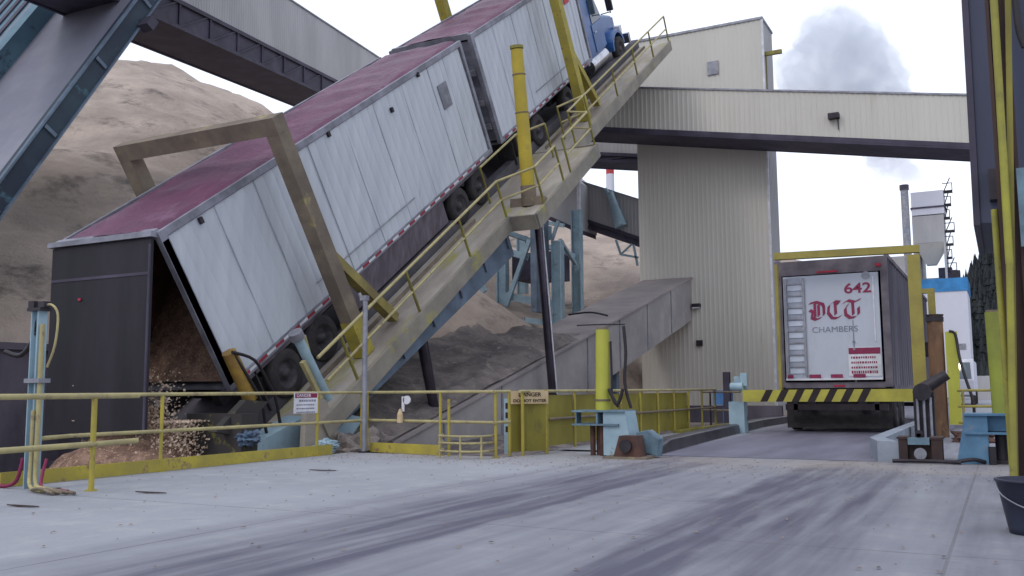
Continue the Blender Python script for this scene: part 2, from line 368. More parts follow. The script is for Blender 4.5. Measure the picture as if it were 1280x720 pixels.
o = MB().box((-18.9, 13.75, -3), (-10.5, 13.95, -.4)).build('pit_head_wall', 'pit'); tag(o, 'low dark end wall closing the pit under the raised deck', 'wall')
# chips in the pit below the trailer
def heap():
    b = MB(); cx, cyy = -13.8, 12.0; n = 44
    vs = []; fs = []
    for j in range(26):
        r = 3.3*j/25
        for i in range(n):
            a = 2*math.pi*i/n; x = cx+r*math.cos(a)*1.05; y = cyy+r*math.sin(a)
            z = .95-r*.80+noise.fractal(V((x*1.2, y*1.2, 0)), 1, 2, 5)*.22
            vs.append((x, y, z))
    for j in range(25):
        for i in range(n): fs.append((j*n+i, j*n+(i+1) % n, (j+1)*n+(i+1) % n, (j+1)*n+i))
    b.add(vs, fs, True); o = b.build('poured_chips', M['chipr']); tag(o, 'fresh reddish wood chips heaped in the pit under the open tailgate', 'chip heap', kind='stuff')
M['chipr'] = mat('fresh_chips', (.32, .20, .145), (.16, .095, .07), 5, .95, bump=1, bs=22, spots=(.5, .33, .22), ss=22, slo=.56, shi=.62)
heap()
def falling():
    b = MB()
    for k in range(6500):
        a = random.random()
        x = random.uniform(-14.8, -12.3); y = 11.4+random.gauss(.35, .25); z = random.triangular(-1.3, 1.6, .2)
        if x > -12.9: z = min(z, .6)
        s = random.uniform(.012, .034); d = V((random.gauss(0,1), random.gauss(0,1), random.gauss(0,1))).normalized(); e = d.orthogonal().normalized(); g = d.cross(e)
        c = V((x, y, z)); b.add([c-d*s, c+e*s*.8, c+d*s, c-e*s*.8, c+g*s*.3], [(0,1,4),(1,2,4),(2,3,4),(3,0,4),(3,2,1,0)])
    o = b.build('falling_chips', 'chip'); tag(o, 'loose pale chips falling from the open trailer into the pit', 'chips', kind='stuff')
falling()

# hill and far wood
def hill():
    b = MB(); vs = []; fs = []; nx, ny = 60, 24
    H0 = onY(1198, 358, 300); H1 = onY(1255, 285, 300)
    def hz(x, y):
        k = (x-H0.x)/(H1.x-H0.x)
        top = (H0.z+(H1.z-H0.z)*k) if k > 0 else H0.z*max(0, 1+k*.8)
        top = min(top, 130)
        return -3+top*min(1, max(0, (y-195)/105))+noise.fractal(V((x*.03, y*.03, 0)), 1, 2, 4)*4
    for j in range(ny+1):
        for i in range(nx+1):
            x = -50+i*7; y = 190+j*14; vs.append((x, y, hz(x, y)))
    for j in range(ny):
        for i in range(nx): a = j*(nx+1)+i; fs.append((a, a+1, a+nx+2, a+nx+1))
    b.add(vs, fs, True); o = b.build('hillside', 'hill'); tag(o, kind='structure')
    b = MB()
    for k in range(2600):
        x = random.uniform(-26, 25) if k < 2200 else random.uniform(20, 110); y = random.uniform(200, 330); z = hz(x, y)-1; h = random.uniform(3.5, 8); r = h*.19
        for q in range(4):
            z0 = z+h*(.1+.22*q); n = 7; rr = r*(1-.21*q)
            ring = [(x+rr*math.cos(2*math.pi*i/n+q)*random.uniform(.6, 1.2), y+rr*math.sin(2*math.pi*i/n+q)*random.uniform(.6, 1.2), z0-random.uniform(0, h*.05)) for i in range(n)]
            b.add(ring+[(x, y, z0+h*.36)], [(i, (i+1) % n, n) for i in range(n)])
    o = b.build('wooded_slope', 'tree'); tag(o, 'dark conifer wood covering the distant hillside', 'wood', kind='stuff')
hill()

# ================================================================ TOWER AND GALLERIES
def tower():
    x0, x1, y0, y1 = -13.85, -8.2, 38.5, 40.4; zt = 16.62
    t = thing('cladded_tower', 'tall beige ribbed metal tower carrying the conveyor gallery', 'tower', ((x0+x1)/2, y0, 0))
    MB().box((x0, y0+.03, 0), (x1-.03, y1, zt)).build('core', 'siding2', t)
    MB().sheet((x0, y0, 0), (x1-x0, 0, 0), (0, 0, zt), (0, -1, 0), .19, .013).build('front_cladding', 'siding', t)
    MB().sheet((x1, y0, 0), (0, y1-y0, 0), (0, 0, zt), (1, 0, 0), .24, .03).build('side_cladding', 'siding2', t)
    MB().box((x0-.06, y0-.06, zt), (x1+.06, y1+.05, zt+.1)).build('roof_trim', 'grey', t)
    MB().box((x1-.02, y0-.04, 0), (x1+.06, y0+.08, zt)).build('corner_trim', 'white', t)
    a = onY(884, 78, y0-.05); c = onY(898, 92, y0-.05)
    MB().box((a.x, y0-.08, c.z), (c.x, y0-.02, a.z)).build('vent', 'grey', t)
    p = onY(963, 66, y0+.2)
    MB().box((x1, y0+.15, p.z-.09), (x1+.75, y0+.3, p.z+.07)).tube((x1+.1, y0+.2, p.z), (x1+.1, y0+.2, p.z-1.6), .03).build('roof_bracket', 'olive', t)
    for (u, v) in ((872, 383),):
        q = onY(u, v, y0); l = MB().box((q.x-.16, y0-.35, q.z-.05), (q.x+.16, y0-.03, q.z+.1)).build('flood_light', 'dark', t)
        MB().box((q.x-.14, y0-.33, q.z-.1), (q.x+.14, y0-.12, q.z-.052)).build('lens', 'white', l)
    q = onY(875, 429, y0); MB().box((q.x-.13, y0-.14, q.z-.12), (q.x+.13, y0-.03, q.z+.12)).build('junction_box', 'dark', t)
tower()
def gallery(name, label, a, b, hh, wd, m='siding', und='under', uh=.45, side=None, lights=()):
    """sloped conveyor gallery; a, b = lower outer edge ends of the siding facing the camera; wd vector to the far side"""
    a = V(a); b = V(b); wd = V(wd); up = V((0, 0, hh))
    t = thing(name, label, 'conveyor gallery', ((a+b)/2)[:])
    nf = -wd.normalized()
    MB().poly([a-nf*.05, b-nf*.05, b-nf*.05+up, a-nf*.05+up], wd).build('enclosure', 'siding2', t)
    MB().sheet(a, b-a, up, nf, .2, .014).build('side_cladding', m, t)
    k = MB(); k.poly([a+up+nf*.06, b+up+nf*.06, b+up+nf*.06+V((0,0,.07)), a+up+nf*.06+V((0,0,.07))], wd-nf*.12); k.build('roof_sheet', 'grey', t)
    g = MB(); L = (b-a).length; n = int(L/2.2)
    for off in (V((0,0,0))+nf*.0, wd-nf*.1):
        g.beam(a+off+V((0,0,-uh+.07)), b+off+V((0,0,-uh+.07)), .12, .14); g.beam(a+off+V((0,0,-.09)), b+off+V((0,0,-.09)), .14, .16)
    for i in range(n+1):
        p = a+(b-a)*(i/n)
        g.beam(p+V((0,0,-uh+.1)), p+wd+V((0,0,-uh+.1)), .09, .09); g.beam(p+V((0,0,-uh)), p, .08, .08)
        if i < n:
            q = a+(b-a)*((i+1)/n); g.beam(p+V((0,0,-uh+.1)), q+wd+V((0,0,-uh+.1)), .06, .06)
            g.beam(p+V((0,0,-uh+.1)), q+V((0,0,-.05)), .06, .06)
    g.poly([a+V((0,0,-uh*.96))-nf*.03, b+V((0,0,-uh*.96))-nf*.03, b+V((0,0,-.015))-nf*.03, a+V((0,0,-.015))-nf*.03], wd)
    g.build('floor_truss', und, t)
    return t
yg = 36.4
a = onY(735, 158, yg); b = onY(1216, 179, yg); dz = (b-a)/(b.x-a.x)
a2 = a+dz*(-6); b2 = b+dz*12
gt = gallery('conveyor_gallery', 'long level ribbed beige gallery crossing in front of the tower', a2, b2, 1.74, (0, 1.9, 0), uh=.24)
q = onY(1043, 147, yg); MB().box((q.x-.2, yg-.3, q.z-.08), (q.x+.2, yg-.03, q.z+.12)).box((q.x+.12, yg-.1, q.z-.5), (q.x+.15, yg-.06, q.z)).build('flood_light', 'dark', gt)
MB().box((a2.x+3, yg+.3, a2.z-9), (a2.x+3.3, yg+1.6, a2.z-1.1)).build('support_leg', 'girder', gt)
MB().box((b2.x-6, yg+.3, 0), (b2.x-5.6, yg+1.6, b2.z+.6)).build('support_leg', 'girder', gt)
a = onY(735, 190, 40.9); b = onY(797, 193, 40.9)
gallery('conveyor_gallery', 'short shaded lavender gallery entering the tower low on its left side', a+(a-b)*1.5, b+V((.2,0,0)), 1.35, (0, 1.6, 0), 'siding2', uh=.5)
a = onY(722, 270, 43.5); b = onY(800, 296, 43.5); d = b-a
gallery('conveyor_gallery', 'small pale sloping gallery low behind the tower over the chip pile', a, b+d*.5, 1.85, (0, 2, 0), 'siding2', uh=.5)
q = onY(770, 262, 43.3); o = MB().tube(q+V((-.3,0,.9)), q+V((.25,0,-.9)), .16, .32).tube(q+V((-.55,-.1,1.1)), q+V((-.3,0,.7)), .12).build('dust_hood', 'blue'); tag(o, 'small pale blue dust hood on the side of the low sloping gallery', 'hood')
# transfer house left of it
a = onY(723, 286, 42.2); b = onY(660, 258, 42.2); top = 3.6
t = thing('transfer_house', 'pale sheet metal transfer house hanging behind the raised deck', 'transfer house', (b.x, 42.2, b.z))
MB().poly([a, b, b+V((0,0,top)), a+V((0,0,top-1.2))], (0, 2.4, 0)).build('enclosure', 'siding2', t)
MB().poly([a+V((0,-.03,-.22)), b+V((0,-.03,-.22)), b+V((0,-.03,0)), a+V((0,-.03,0))], (0, 2.3, 0)).build('floor_beam', 'under', t)
MB().box((a.x-.02, 42.1, a.z-.3), (a.x+.12, 42.3, a.z+top-1.2)).build('corner_trim', 'white', t)
# upper left gallery, running away and a little upwards
VP = ray(874, 333).normalized()
p0 = dep(420, 100, 50); d0 = VP
aL = p0-d0*31; bL = p0+d0*16
side = V((d0.y, -d0.x, 0)).normalized()
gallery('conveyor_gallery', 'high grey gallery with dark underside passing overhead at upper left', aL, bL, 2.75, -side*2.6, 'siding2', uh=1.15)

# steelwork under the transfer house
def steel():
    t = thing('support_trestle', 'pale blue braced steel trestle standing in the chips beneath the transfer house', 'trestle', onY(690, 400, 40)[:])
    def P(u, v, y): return onY(u, v, y)
    for u0, v0, v1, y in ((626, 285, 396, 38), (695, 300, 408, 38), (719, 262, 364, 41.5), (651, 295, 330, 41.5)):
        p = P(u0, v0, y); q = P(u0, v1, y); MB().box((p.x-.24, y-.03, q.z-1.5), (p.x-.19, y+.35, p.z)).box((p.x+.19, y-.03, q.z-1.5), (p.x+.24, y+.35, p.z)).box((p.x-.19, y+.12, q.z-1.5), (p.x+.19, y+.17, p.z)).build('column', 'blue', t)
    g = MB()
    for (u0, v0, u1, v1, y0, y1, w) in ((628, 312, 660, 322, 37.9, 37.9, .3), (632, 370, 690, 380, 37.9, 37.9, .34), (633, 382, 662, 300, 37.7, 37.7, .2), (632, 290, 718, 320, 37.8, 41, .22), (662, 275, 705, 282, 40, 40, .18),
                                    (655, 400, 690, 404, 37.5, 37.5, .25), (592, 340, 606, 365, 36, 36, .22), (687, 283, 687, 300, 38, 38, .14), (698, 276, 690, 300, 38, 38, .12), (719, 330, 700, 300, 41, 38, .14)):
        g.beam(P(u0, v0, y0), P(u1, v1, y1), .15, w)
    g.split('brace', 'blue', t)
    t2 = MB().box((P(640,318,39).x, 39, P(640,350,39).z), (P(690,318,39).x, 41, P(640,318,39).z)).build('hopper', 'under', t)  # dark box standing in for the dim interior behind the steelwork
steel()
q = onY(785, 320, 42.8)
g = MB().beam(onY(770, 300, 43), onY(776, 318, 43), .1, .1).beam(onY(776, 318, 43), onY(798, 322, 43), .1, .1).beam(onY(776, 318, 43), onY(790, 305, 43), .08, .08).beam(onY(792, 306, 43), onY(797, 332, 43), .1, .1)
o = g.build('gallery_bracket', 'blue'); tag(o, 'small steel bracket hanging below the low gallery beside the tower', 'bracket')

# inclined enclosed conveyor (duct) rising to the tower
def ramp():
    xn = -11.55; a = onX(559, 519, xn); b = onX(863, 349, xn); c = onX(780, 457, xn); e = onX(861, 405, xn)
    t = thing('inclined_conveyor_duct', 'dusty cream enclosed conveyor rising out of the rubble to the tower', 'conveyor duct', (xn-1, a.y, 0))
    s = (b.z-a.z)/(b.y-a.y); a0 = V((xn, a.y-3, a.z-3*s)); b0 = V((xn, 38.45, b.z+(38.45-b.y)*s)) if b.y < 38.45 else b
    h0 = 1.75; wd = -2.1
    MB().poly([a0, b0, b0+V((0,0,-h0)), a0+V((0,0,-h0))], (wd, 0, 0)).build('side_panel', 'cream', t)
    MB().poly([a0+V((.07,0,.0)), b0+V((.07,0,.0)), b0+V((.07,0,.07)), a0+V((.07,0,.07))], (wd-.14, 0, 0)).build('top_cover', M['coverd'], t)
    g = MB()
    for k in range(1, 8):
        p = a0+(b0-a0)*(k/8); g.box((xn+.005, p.y-.03, p.z-h0+.05), (xn+.03, p.y+.03, p.z-.03))
    g.split('panel_joint', 'grey', t)
    g = MB(); p = a0+(b0-a0)*.62
    g.box((xn-wd*0-.3, p.y, 0), (xn-.1, p.y+.25, p.z-h0)).build('support_leg', 'girder', t)
    p = onX(735, 396, xn-.4); MB().path([p+V((-.7,0,.1)), p+V((0,.2,.16)), p+V((.5,.5,.05))], .03).build('cable', 'hose', t)
M['coverd'] = mat('dusty_cover', (.36, .31, .30), (.27, .235, .235), .8, .85, bump=.2, bs=4)
ramp()
def spill():
    xn = -11.55; a = onX(559, 519, xn); b = onX(863, 349, xn); sl_ = (b.z-a.z)/(b.y-a.y)
    vs = []; fs = []; nx, ny = 22, 110
    for j in range(ny+1):
        y = 14.0+j*.13
        for i in range(nx+1):
            x = xn-.03-i*.16; f = i/nx; ed = min(1, max(0, (28.2-y)/2.5))
            n_ = noise.fractal(V((x*.8, y*.8, 2)), .8, 2.1, 6)
            zt = a.z+(y-a.y)*sl_+.07
            z = zt+(.05+.22*min(1, i/3)+.5*f*f+n_*.22*min(1, i/2+.2))*ed-.35*(1-ed)+(.25*n_ if ed < 1 else 0)
            vs.append((x, y, max(z, -.25)))
    for j in range(ny):
        for i in range(nx): k = j*(nx+1)+i; fs.append((k, k+1, k+nx+2, k+nx+1))
    o = MB().add(vs, fs, True).build('rubble_spill', 'rubble'); tag(o, 'dark mixed bark and chip rubble spilled over the lower end of the inclined conveyor', 'rubble', kind='stuff')
spill()

# ================================================================ THIRD DUMPER (left, raised)
def third():
    al = R(57.9); O = V((-24, 11.9, 0)); u = V((0, math.cos(al), math.sin(al))); n = V((0, -math.sin(al), math.cos(al)))
    T = lambda q: O+V((q.x, 0, 0))+u*q.y+n*q.z
    t = thing('raised_dumper_deck', 'empty grey truck dumper deck raised steeply at far left with teal side beams', 'truck dumper', tuple(O))
    def S(px, py, x=0):
        P = onX(px, py, -24+x); d = P-O; return d.dot(u), d.dot(n)
    s0, t0 = S(10, 219); s1, t1 = S(167, 0)
    th = (t0+t1)/2
    MB(T).box((-.35, -3, -.05), (0, 27, th)).build('side_beam', 'teald', t)
    g = MB(T)
    for k in range(9): g.box((.0, 1+k*3, .02), (.06, 1.12+k*3, th-.05))
    g.box((-.05, -3, th), (.09, 27, th+.06)).box((-.05, -3, -.1), (.09, 27, -.05)).build('flange', 'girder', t)
    MB(T).box((-5.2, -3, th-.30), (-.36, 24.3, th-.22)).build('deck_plate', 'slab', t)
    MB(T).box((-5.8, -3, th-.32), (-5.2, 24.6, th+.35)).build('kerb_beam', 'teal', t)
    MB(T).box((-6.4, -3, th-.3), (-5.83, 24.2, th+.2)).split('walkway', 'slab', t)
    MB(T).box((-9.4, -3, th-.3), (-6.43, 22.6, th+.1)).build('side_plate', 'teal', t)
    g = MB(T)
    for k in range(4): g.box((-9.2+k*.7, -3, th+.1), (-8.95+k*.7, 22.4, th+.16))
    g.build('stiffener', 'under', t)
    MB(T).box((-5.45, 23.2, th+.36), (-5.2, 23.6, th+.7)).build('limit_switch', 'dark', t)
    MB(T).box((-4.2, -3, -.7), (-2.2, 26, -.06)).build('under_frame', 'girder', t)
    p = S(178, 28); MB(T).box((.05, p[0]-.3, p[1]-.2), (.5, p[0]+.1, p[1]+.1)).build('lamp_box', 'under', t)
third()

# ================================================================ MAIN DUMPER DECK
XL, XR, XO = -15.75, -12.72, -11.42
def rail_run(parent, T, pts, r=.035, mid=True, hgt_=1.07, posts=None, m='rail', pm='olive'):
    """top rail through pts (x,s), posts at pts or at posts"""
    g = MB(T); 
    for (x0, s0), (x1, s1) in zip(pts, pts[1:]):
        g.tube((x0, s0, hgt_), (x1, s1, hgt_), r, n=8)
        if mid: g.tube((x0, s0, hgt_*.52), (x1, s1, hgt_*.52), r*.85, n=8)
    o = g.build('handrail', m, parent)
    for (x, s) in (posts or pts): MB(T).tube((x, s, -.25), (x, s, hgt_), r*.95, n=8).build('rail_post', pm, parent)
def dumper():
    t = thing('truck_dumper', 'huge tilting truck dumper deck holding the red roofed trailers nose up', 'truck dumper', (-14, 13.2, 0))
    MB(TD).box((XL, -.6, -.12), (XR-.3, 27.6, 0)).build('deck_plate', 'deckin', t)
    g = MB(TD).box((XR-.28, -.6, -.1), (XR, 27.4, .32)).box((XL, -.6, .01), (XL+.25, 27.4, .32)); g.split('wheel_kerb', 'deckin', t)
    w_ = MB(TD).box((XR+.02, .9, -.09), (XO, 10.05, .0)).box((XR+.02, 15.2, -.09), (XO, 27.3, 0)).split('walkway', 'deck', t)
    MB(TD).box((XR+.02, 10.07, -.1), (-10.62, 15.15, -.01)).build('landing', 'deck', t)
    MB(TD).box((XR+.34, 1.4, .0), (XR+.37, 10, .1)).box((XR+.34, 15.4, .0), (XR+.37, 27, .1)).split('toe_strip', 'tan', t)
    MB(TD).box((XO+.003, .9, -.34), (XO+.09, 10.05, .05)).box((XO+.003, 15.2, -.34), (XO+.09, 27.3, .05)).box((XO, 10.0, -.38), (-10.58, 10.06, .04)).box((-10.61, 10.063, -.38), (-10.53, 15.15, .04)).box((XO, 15.153, -.38), (-10.53, 15.2, .04)).build('fascia', 'fascia', t)
    MB(TD).poly([(-11.9, 1.2, -.36), (-11.9, 10.2, -.36), (-11.9, 10.2, -1.15), (-11.9, 8.5, -1.05), (-11.9, 1.2, -.55)], (.28, 0, 0)).box((XL, 1.2, -1.15), (XL+.3, 27, -.36)).box((-13.2, 1.2, -1.15), (-12.9, 27, -.36)).split('main_girder', 'girder', t)
    g = MB(TD)
    for k in range(13): g.box((XL+.3, 1.5+k*2.05, -.8), (-12.0, 1.7+k*2.05, -.14))
    for k in range(6): g.box((-11.615, 2.7+k*1.45, -.6-.05*k), (-11.56, 2.76+k*1.45, -.37))
    g.build('cross_beam', 'girder', t)
    # rails
    ps = [(-11.4, s) for s in (2.3, 5.0, 7.7, 10.0)]
    rail_run(t, TD, [(-11.4, 1.5), (-11.4, 10.0), (-10.6, 10.75), (-10.6, 12.3)], posts=ps+[(-10.6, 10.75), (-10.6, 12.3)], mid=True)
    rail_run(t, TD, [(-10.6, 12.9), (-10.6, 15.1), (-11.38, 15.5), (-11.4, 17.0)], posts=[(-10.6, 12.9), (-10.6, 15.1), (-11.38, 15.5)])
    rail_run(t, TD, [(-12.0, 16.2), (-11.4, 17.1), (-11.4, 27.25)], posts=[(-12.0, 16.2), (-11.4, 17.1), (-11.4, 20.1), (-11.4, 22.6), (-11.4, 24.9), (-11.4, 27.25)])
    rail_run(t, TD, [(-12.5, 11.3), (-12.5, 13.9), (-11.8, 14.6)], posts=[(-12.5, 11.3), (-12.5, 13.9), (-11.8, 14.6)], mid=False)
    # portal frames (side guards) over the trailers
    for s, c, hc in ((3.33, 'tan', 4.95), (17.95, 'yellow', 5.1)):
        f = MB(TD)
        for x in (-11.9, -15.9): f.box((x-.15, s-.17, .02), (x+.15, s+.17, hc))
        f.box((-16.05, s-.17, hc+.003), (-11.75, s+.17, hc+.34)); fr = f.build('portal_frame', c, t)
        MB(TD).beam((-11.9, s+.1, 2.3), (-11.9, s+1.35, .1), .2, .24, (1, 0, 0)).beam((-15.9, s+.1, 2.3), (-15.9, s+1.35, .1), .2, .24, (1, 0, 0)).split('brace', c if c != 'tan' else 'tan2', fr)
        MB(TD).box((-12.06, s-.18, .02), (-11.74, s+.18, .85)).build('leg_sleeve', 'yellow', fr)
    # lift cylinders
    for x in (-11.1, -16.3):
        hi = onX(646, 62, -11.1); lo = onX(660, 232, -11.1); b0 = onX(672, 272, -11.1); b1 = onX(691, 492, -11.1); sh = V((x+11.1, 0, 0))
        c = MB(); c.tube(hi+sh, lo+sh, .165, .19, 20); 
        for k in (.05, .38, .75): 
            p = hi.lerp(lo, k)+sh; q = hi.lerp(lo, k+.015)+sh; 
        cyl = c.build('lift_cylinder', 'yellowc', t)
        d = (lo-hi).normalized(); bnd = MB()
        for k in (.18, .46): p = hi.lerp(lo, k)+sh; bnd.tube(p, p+d*.03, .178+.02*k, n=20)
        bnd.build('band', 'tan', cyl)
        MB().tube(hi+sh-d*.02, hi+sh-d*.10, .185, n=20).build('cap', 'olive', cyl)
        MB().tube(lo+sh, lo+sh+d*.55, .21, n=20).box((x-.55, lo.y+.0, lo.z-.62), (x+.45, lo.y+.25, lo.z-.32)).build('trunnion', 'tan', cyl)
        MB().tube(b0+sh-d*.2, b1+sh+(b1-b0)*.25, .115, n=18).build('rod', 'rod', cyl)
        MB().tube(b0+sh+V((.13,0,0)), b1+sh+V((.13,0,0)), .022, n=8).build('hose', 'white', cyl)
    # back-stop arm, teal cylinder and hinge blocks by the low end
    p, q = onX(370, 418, -11.75), onX(414, 508, -11.75)
    a = MB().tube(p, q, .1, n=14).build('backstop_cylinder', 'blue', t); MB().tube(p-(q-p)*.03, p+(q-p)*.06, .14, n=14).build('cap', 'grey', a)
    MB().beam(onX(378, 452, -11.7), onX(416, 530, -11.7), .09, .09).beam(onX(378, 420, -11.95), onX(386, 448, -11.95), .08, .12).build('backstop_arm', 'rail', t)
    p, q = onX(286, 440, -12.3), onX(314, 498, -12.3)
    a = MB().tube(p, q, .13, .15, n=14).build('gate_cylinder', M['amber'], t)
    MB().path([onX(290, 440, -12.15), onX(318, 450, -12.1), onX(335, 478, -12.1), onX(345, 500, -12.1), onX(353, 545, -12.1), onX(362, 565, -12.1)], .03).path([onX(292, 443, -12.2), onX(326, 500, -12.1), onX(334, 545, -12.1), onX(350, 566, -12.1)], .03).build('hose', 'hose', a)
    MB(TD).poly([(-12.4, -.9, -1.6), (-12.4, 2.6, -1.1), (-12.4, 1.5, -.1), (-12.4, -.7, .5)], (.5, 0, 0)).build('hinge_plate', 'blue', t)
    MB(TD).poly([(-16, -.9, -1.6), (-16, 2.6, -1.1), (-16, 1.5, -.1), (-16, -.7, .5)], (.5, 0, 0)).build('hinge_plate', 'blue', t)
    MB().poly([onX(384, 494, -11.38), onX(408, 500, -11.38), onX(432, 566, -11.38), onX(380, 578, -11.38)], (-.12, 0, 0)).build('end_plate', 'deck', t)
    MB().box((-12.9, 12.1, -.5), (-11.6, 12.5, .72)).build('backstop_plate', M['hazard2'], t)
    MB(TD).box((XL, -.75, -.9), (XR, -.45, .35)).build('end_beam', 'dark', t)
M['tan2'] = mat('tan_yellow', (.34, .28, .08), (.20, .16, .07), 1.5, .7)
M['amber'] = mat('amber_paint', (.40, .25, .05), (.26, .16, .05), 3, .55)
M['yellowc'] = mat('cylinder_yellow', (.50, .38, .04), (.40, .30, .04), 1.5, .45, spots=(.35, .25, .06), ss=2.5, slo=.6, shi=.75)
M['hazard2'] = mat('worn_black_yellow', (.05, .045, .045), (.17, .16, .05), 2, .7, lo=.35, hi=.42)
dumper()
# thin dark prop under the deck
p, q = onX(525, 412, -11.9), onX(541, 500, -11.9); o = MB().tube(p, q, .14, .12, 14).tube(q, q+(q-p)*.6, .12, n=14).box((p.x-.2, p.y-.2, p.z), (p.x+.2, p.y+.2, p.z+.25)).build('deck_prop', 'rod'); tag(o, 'short dark telescopic prop under the lower half of the raised deck', 'prop')

# ================================================================ TRAILERS ON THE DECK
TX0, TX1, TZ0, TZ1 = -15.24, -12.64, 1.22, 4.27
def wheel(parent, T, x, s, z, r=.5, dual=True):
    a = MB(T); x1 = x; n = 26
    prof = [(0, .30), (0, .46), (.04, .5), (.23, .5), (.27, .46), (.27, .30)]
    vs = []; fs = []
    for (dx, rr) in prof:
        for k in range(n): th = 2*math.pi*k/n; vs.append((x1-dx, s+math.cos(th)*rr*r/.5, z+math.sin(th)*rr*r/.5))
    for i in range(len(prof)-1):
        for k in range(n): fs.append((i*n+k, i*n+(k+1) % n, (i+1)*n+(k+1) % n, (i+1)*n+k))
    a.add(vs, fs, True)
    wh = a.build('wheel', 'rubber', parent)
    h = MB(T); vs = []; fs = []
    prof = [(.01, .305), (.03, .28), (.12, .24), (.12, .12), (.03, .10), (.0, .05), (0, .001)]
    for (dx, rr) in prof:
        for k in range(n): th = 2*math.pi*k/n; vs.append((x1-dx, s+math.cos(th)*rr*r/.5, z+math.sin(th)*rr*r/.5))
    for i in range(len(prof)-1):
        for k in range(n): fs.append((i*n+k, i*n+(k+1) % n, (i+1)*n+(k+1) % n, (i+1)*n+k))
    h.add(vs, fs, True); h.build('rim', 'rim', wh)
def box_trailer(s0, s1, label, seams, axles, tarpseed, open_rear):
    t = thing('chip_trailer', label, 'trailer', tuple(TD(V((-13.94, s0, 0)))), 'red roofed chip trailers on the raised deck')
    # side panels with slight bows between posts
    g = MB(TD); n = 26; k = int((s1-s0-.3)/.305)
    for side_, sx in ((TX1, 1), (TX0, -1)):
        vs = []; fs = []; cols = k*6
        for i in range(cols+1):
            s = s0+.15+(s1-s0-.3)*i/cols; ph = (i % 6)/6
            for j in range(9):
                z = TZ0+(TZ1-TZ0)*j/8
                d = .014*math.sin(ph*math.pi)-.006*(1 if i % 6 == 0 else 0)+.018*noise.noise(V((s*.9, z*.8, sx+tarpseed)))
                vs.append((side_+sx*d, s, z))
        for i in range(cols):
            for j in range(8): a = i*9+j; fs.append((a, a+1, a+10, a+9))
        g.add(vs, fs)
    g.build('side_panel', 'side', t)
    f = MB(TD)
    for x in (TX1-.02, TX0-.05):
        f.box((x, s0, TZ1-.05), (x+.07, s1, TZ1+.09)); f.box((x, s0, TZ0-.12), (x+.065, s1, TZ0+.02))
        f.box((x-.05, s0-.02, TZ0-.1), (x+.075, s0+.16, TZ1+.08)); f.box((x-.05, s1-.12, TZ0-.1), (x+.072, s1, TZ1+.08))
    f.box((TX0+.02, s0-.01, TZ1-.04), (TX1-.03, s0+.09, TZ1+.13)); f.box((TX0, s0+.1, TZ0-.15), (TX1, s1, TZ0-.08)); f.build('body_frame', 'frame', t)
    s_ = MB(TD)
    for sm in seams: s_.box((TX1+.004, sm-.010, TZ0+.02), (TX1+.020, sm+.010, TZ1-.05))
    s_.build('side_post', 'seam', t)
    # tarp roof, sagging between bows
    vs = []; fs = []; ns = int((s1-s0)/.2); nx = 12
    for i in range(ns+1):
        s = s0+.02+(s1-s0-.04)*i/ns
        for j in range(nx+1):
            a = j/nx; x = TX0-.04+(TX1-TX0+.08)*a
            z = TZ1+.09+.07*math.sin(a*math.pi)-.035*abs(math.sin(s*2.6))*math.sin(a*math.pi)+.05*noise.fractal(V((x*1.5, s*.9, tarpseed)), 1, 2, 3)
            if j in (0, nx): z = TZ1-.06
            vs.append((x, s, z))
    for i in range(ns):
        for j in range(nx): a = i*(nx+1)+j; fs.append((a, a+1, a+nx+2, a+nx+1))
    MB(TD).add(vs, fs, True).build('tarp_roof', 'roof', t)
    b = MB(TD).box((TX0, s1-.05, TZ0), (TX1, s1, TZ1)); b.build('front_wall', 'frame', t)
    inn = MB(TD).box((TX0+.03, s0+.2, TZ0), (TX1-.03, s1-.06, TZ0+.05)).box((TX0+.02, s0+.2, TZ0), (TX0+.05, s1-.06, TZ1-.03)).box((TX1-.05, s0+.2, TZ0), (TX1-.02, s1-.06, TZ1-.03))
    inn.build('inner_lining', 'inside', t)
    # chassis, skirt, tape
    c = MB(TD)
    for x in (TX0+.6, TX1-.8): c.box((x, s0+.2, .62), (x+.2, s1-.2, TZ0-.15))
    for k in range(int((s1-s0)/1.2)): c.box((TX0+.1, s0+.5+k*1.2, 1.0), (TX1-.1, s0+.6+k*1.2, TZ0-.15))
    c.build('chassis', 'dark', t)
    tp = MB(TD); nseg = int((s1-s0-.7)/.28); vs = []
    for k in range(nseg+1): vs += [(TX1+.05, s0+.3+k*.28, TZ0-.075), (TX1+.05, s0+.3+k*.28, TZ0-.02)]
    tp.add(vs, [(2*k, 2*k+2, 2*k+3, 2*k+1) for k in range(nseg)]); tp = tp.build('reflective_tape', 'red', t); tp.data.materials.append(M['white'])
    for k, pl in enumerate(tp.data.polygons): pl.material_index = k % 2
    MB(TD).tube((TX1+.05, s0+3.2, TZ0+.42), (TX1+.05, s0+7.6 if s1-s0 > 9 else s0+6, TZ0+.42), .015, n=6).build('side_rod', 'grey', t)
    for a in axles:
        for side_ in (TX1, TX0+.3): wheel(t, TD, side_, a, .52)
        MB(TD).tube((TX0+.2, a, .52), (TX1-.2, a, .52), .07).build('axle', 'dark', t)
    for a in (axles[0]-.75,): MB(TD).box((TX1-.6, a-.02, .15), (TX1-.02, a+.02, 1.05)).build('mud_flap', 'rubber', t)
    return t
M['seam'] = mat('seam_steel', (.48, .50, .55), (.36, .38, .43), 2, .6)
tr1 = box_trailer(.36, 12.45, 'long lower red roofed chip trailer tipped with its black tailgate hanging open', [1.8, 3.0, 4.9, 6.3, 7.6, 9.0, 10.4, 11.3], [1.85, 3.2, 10.0, 11.3], 0, True)
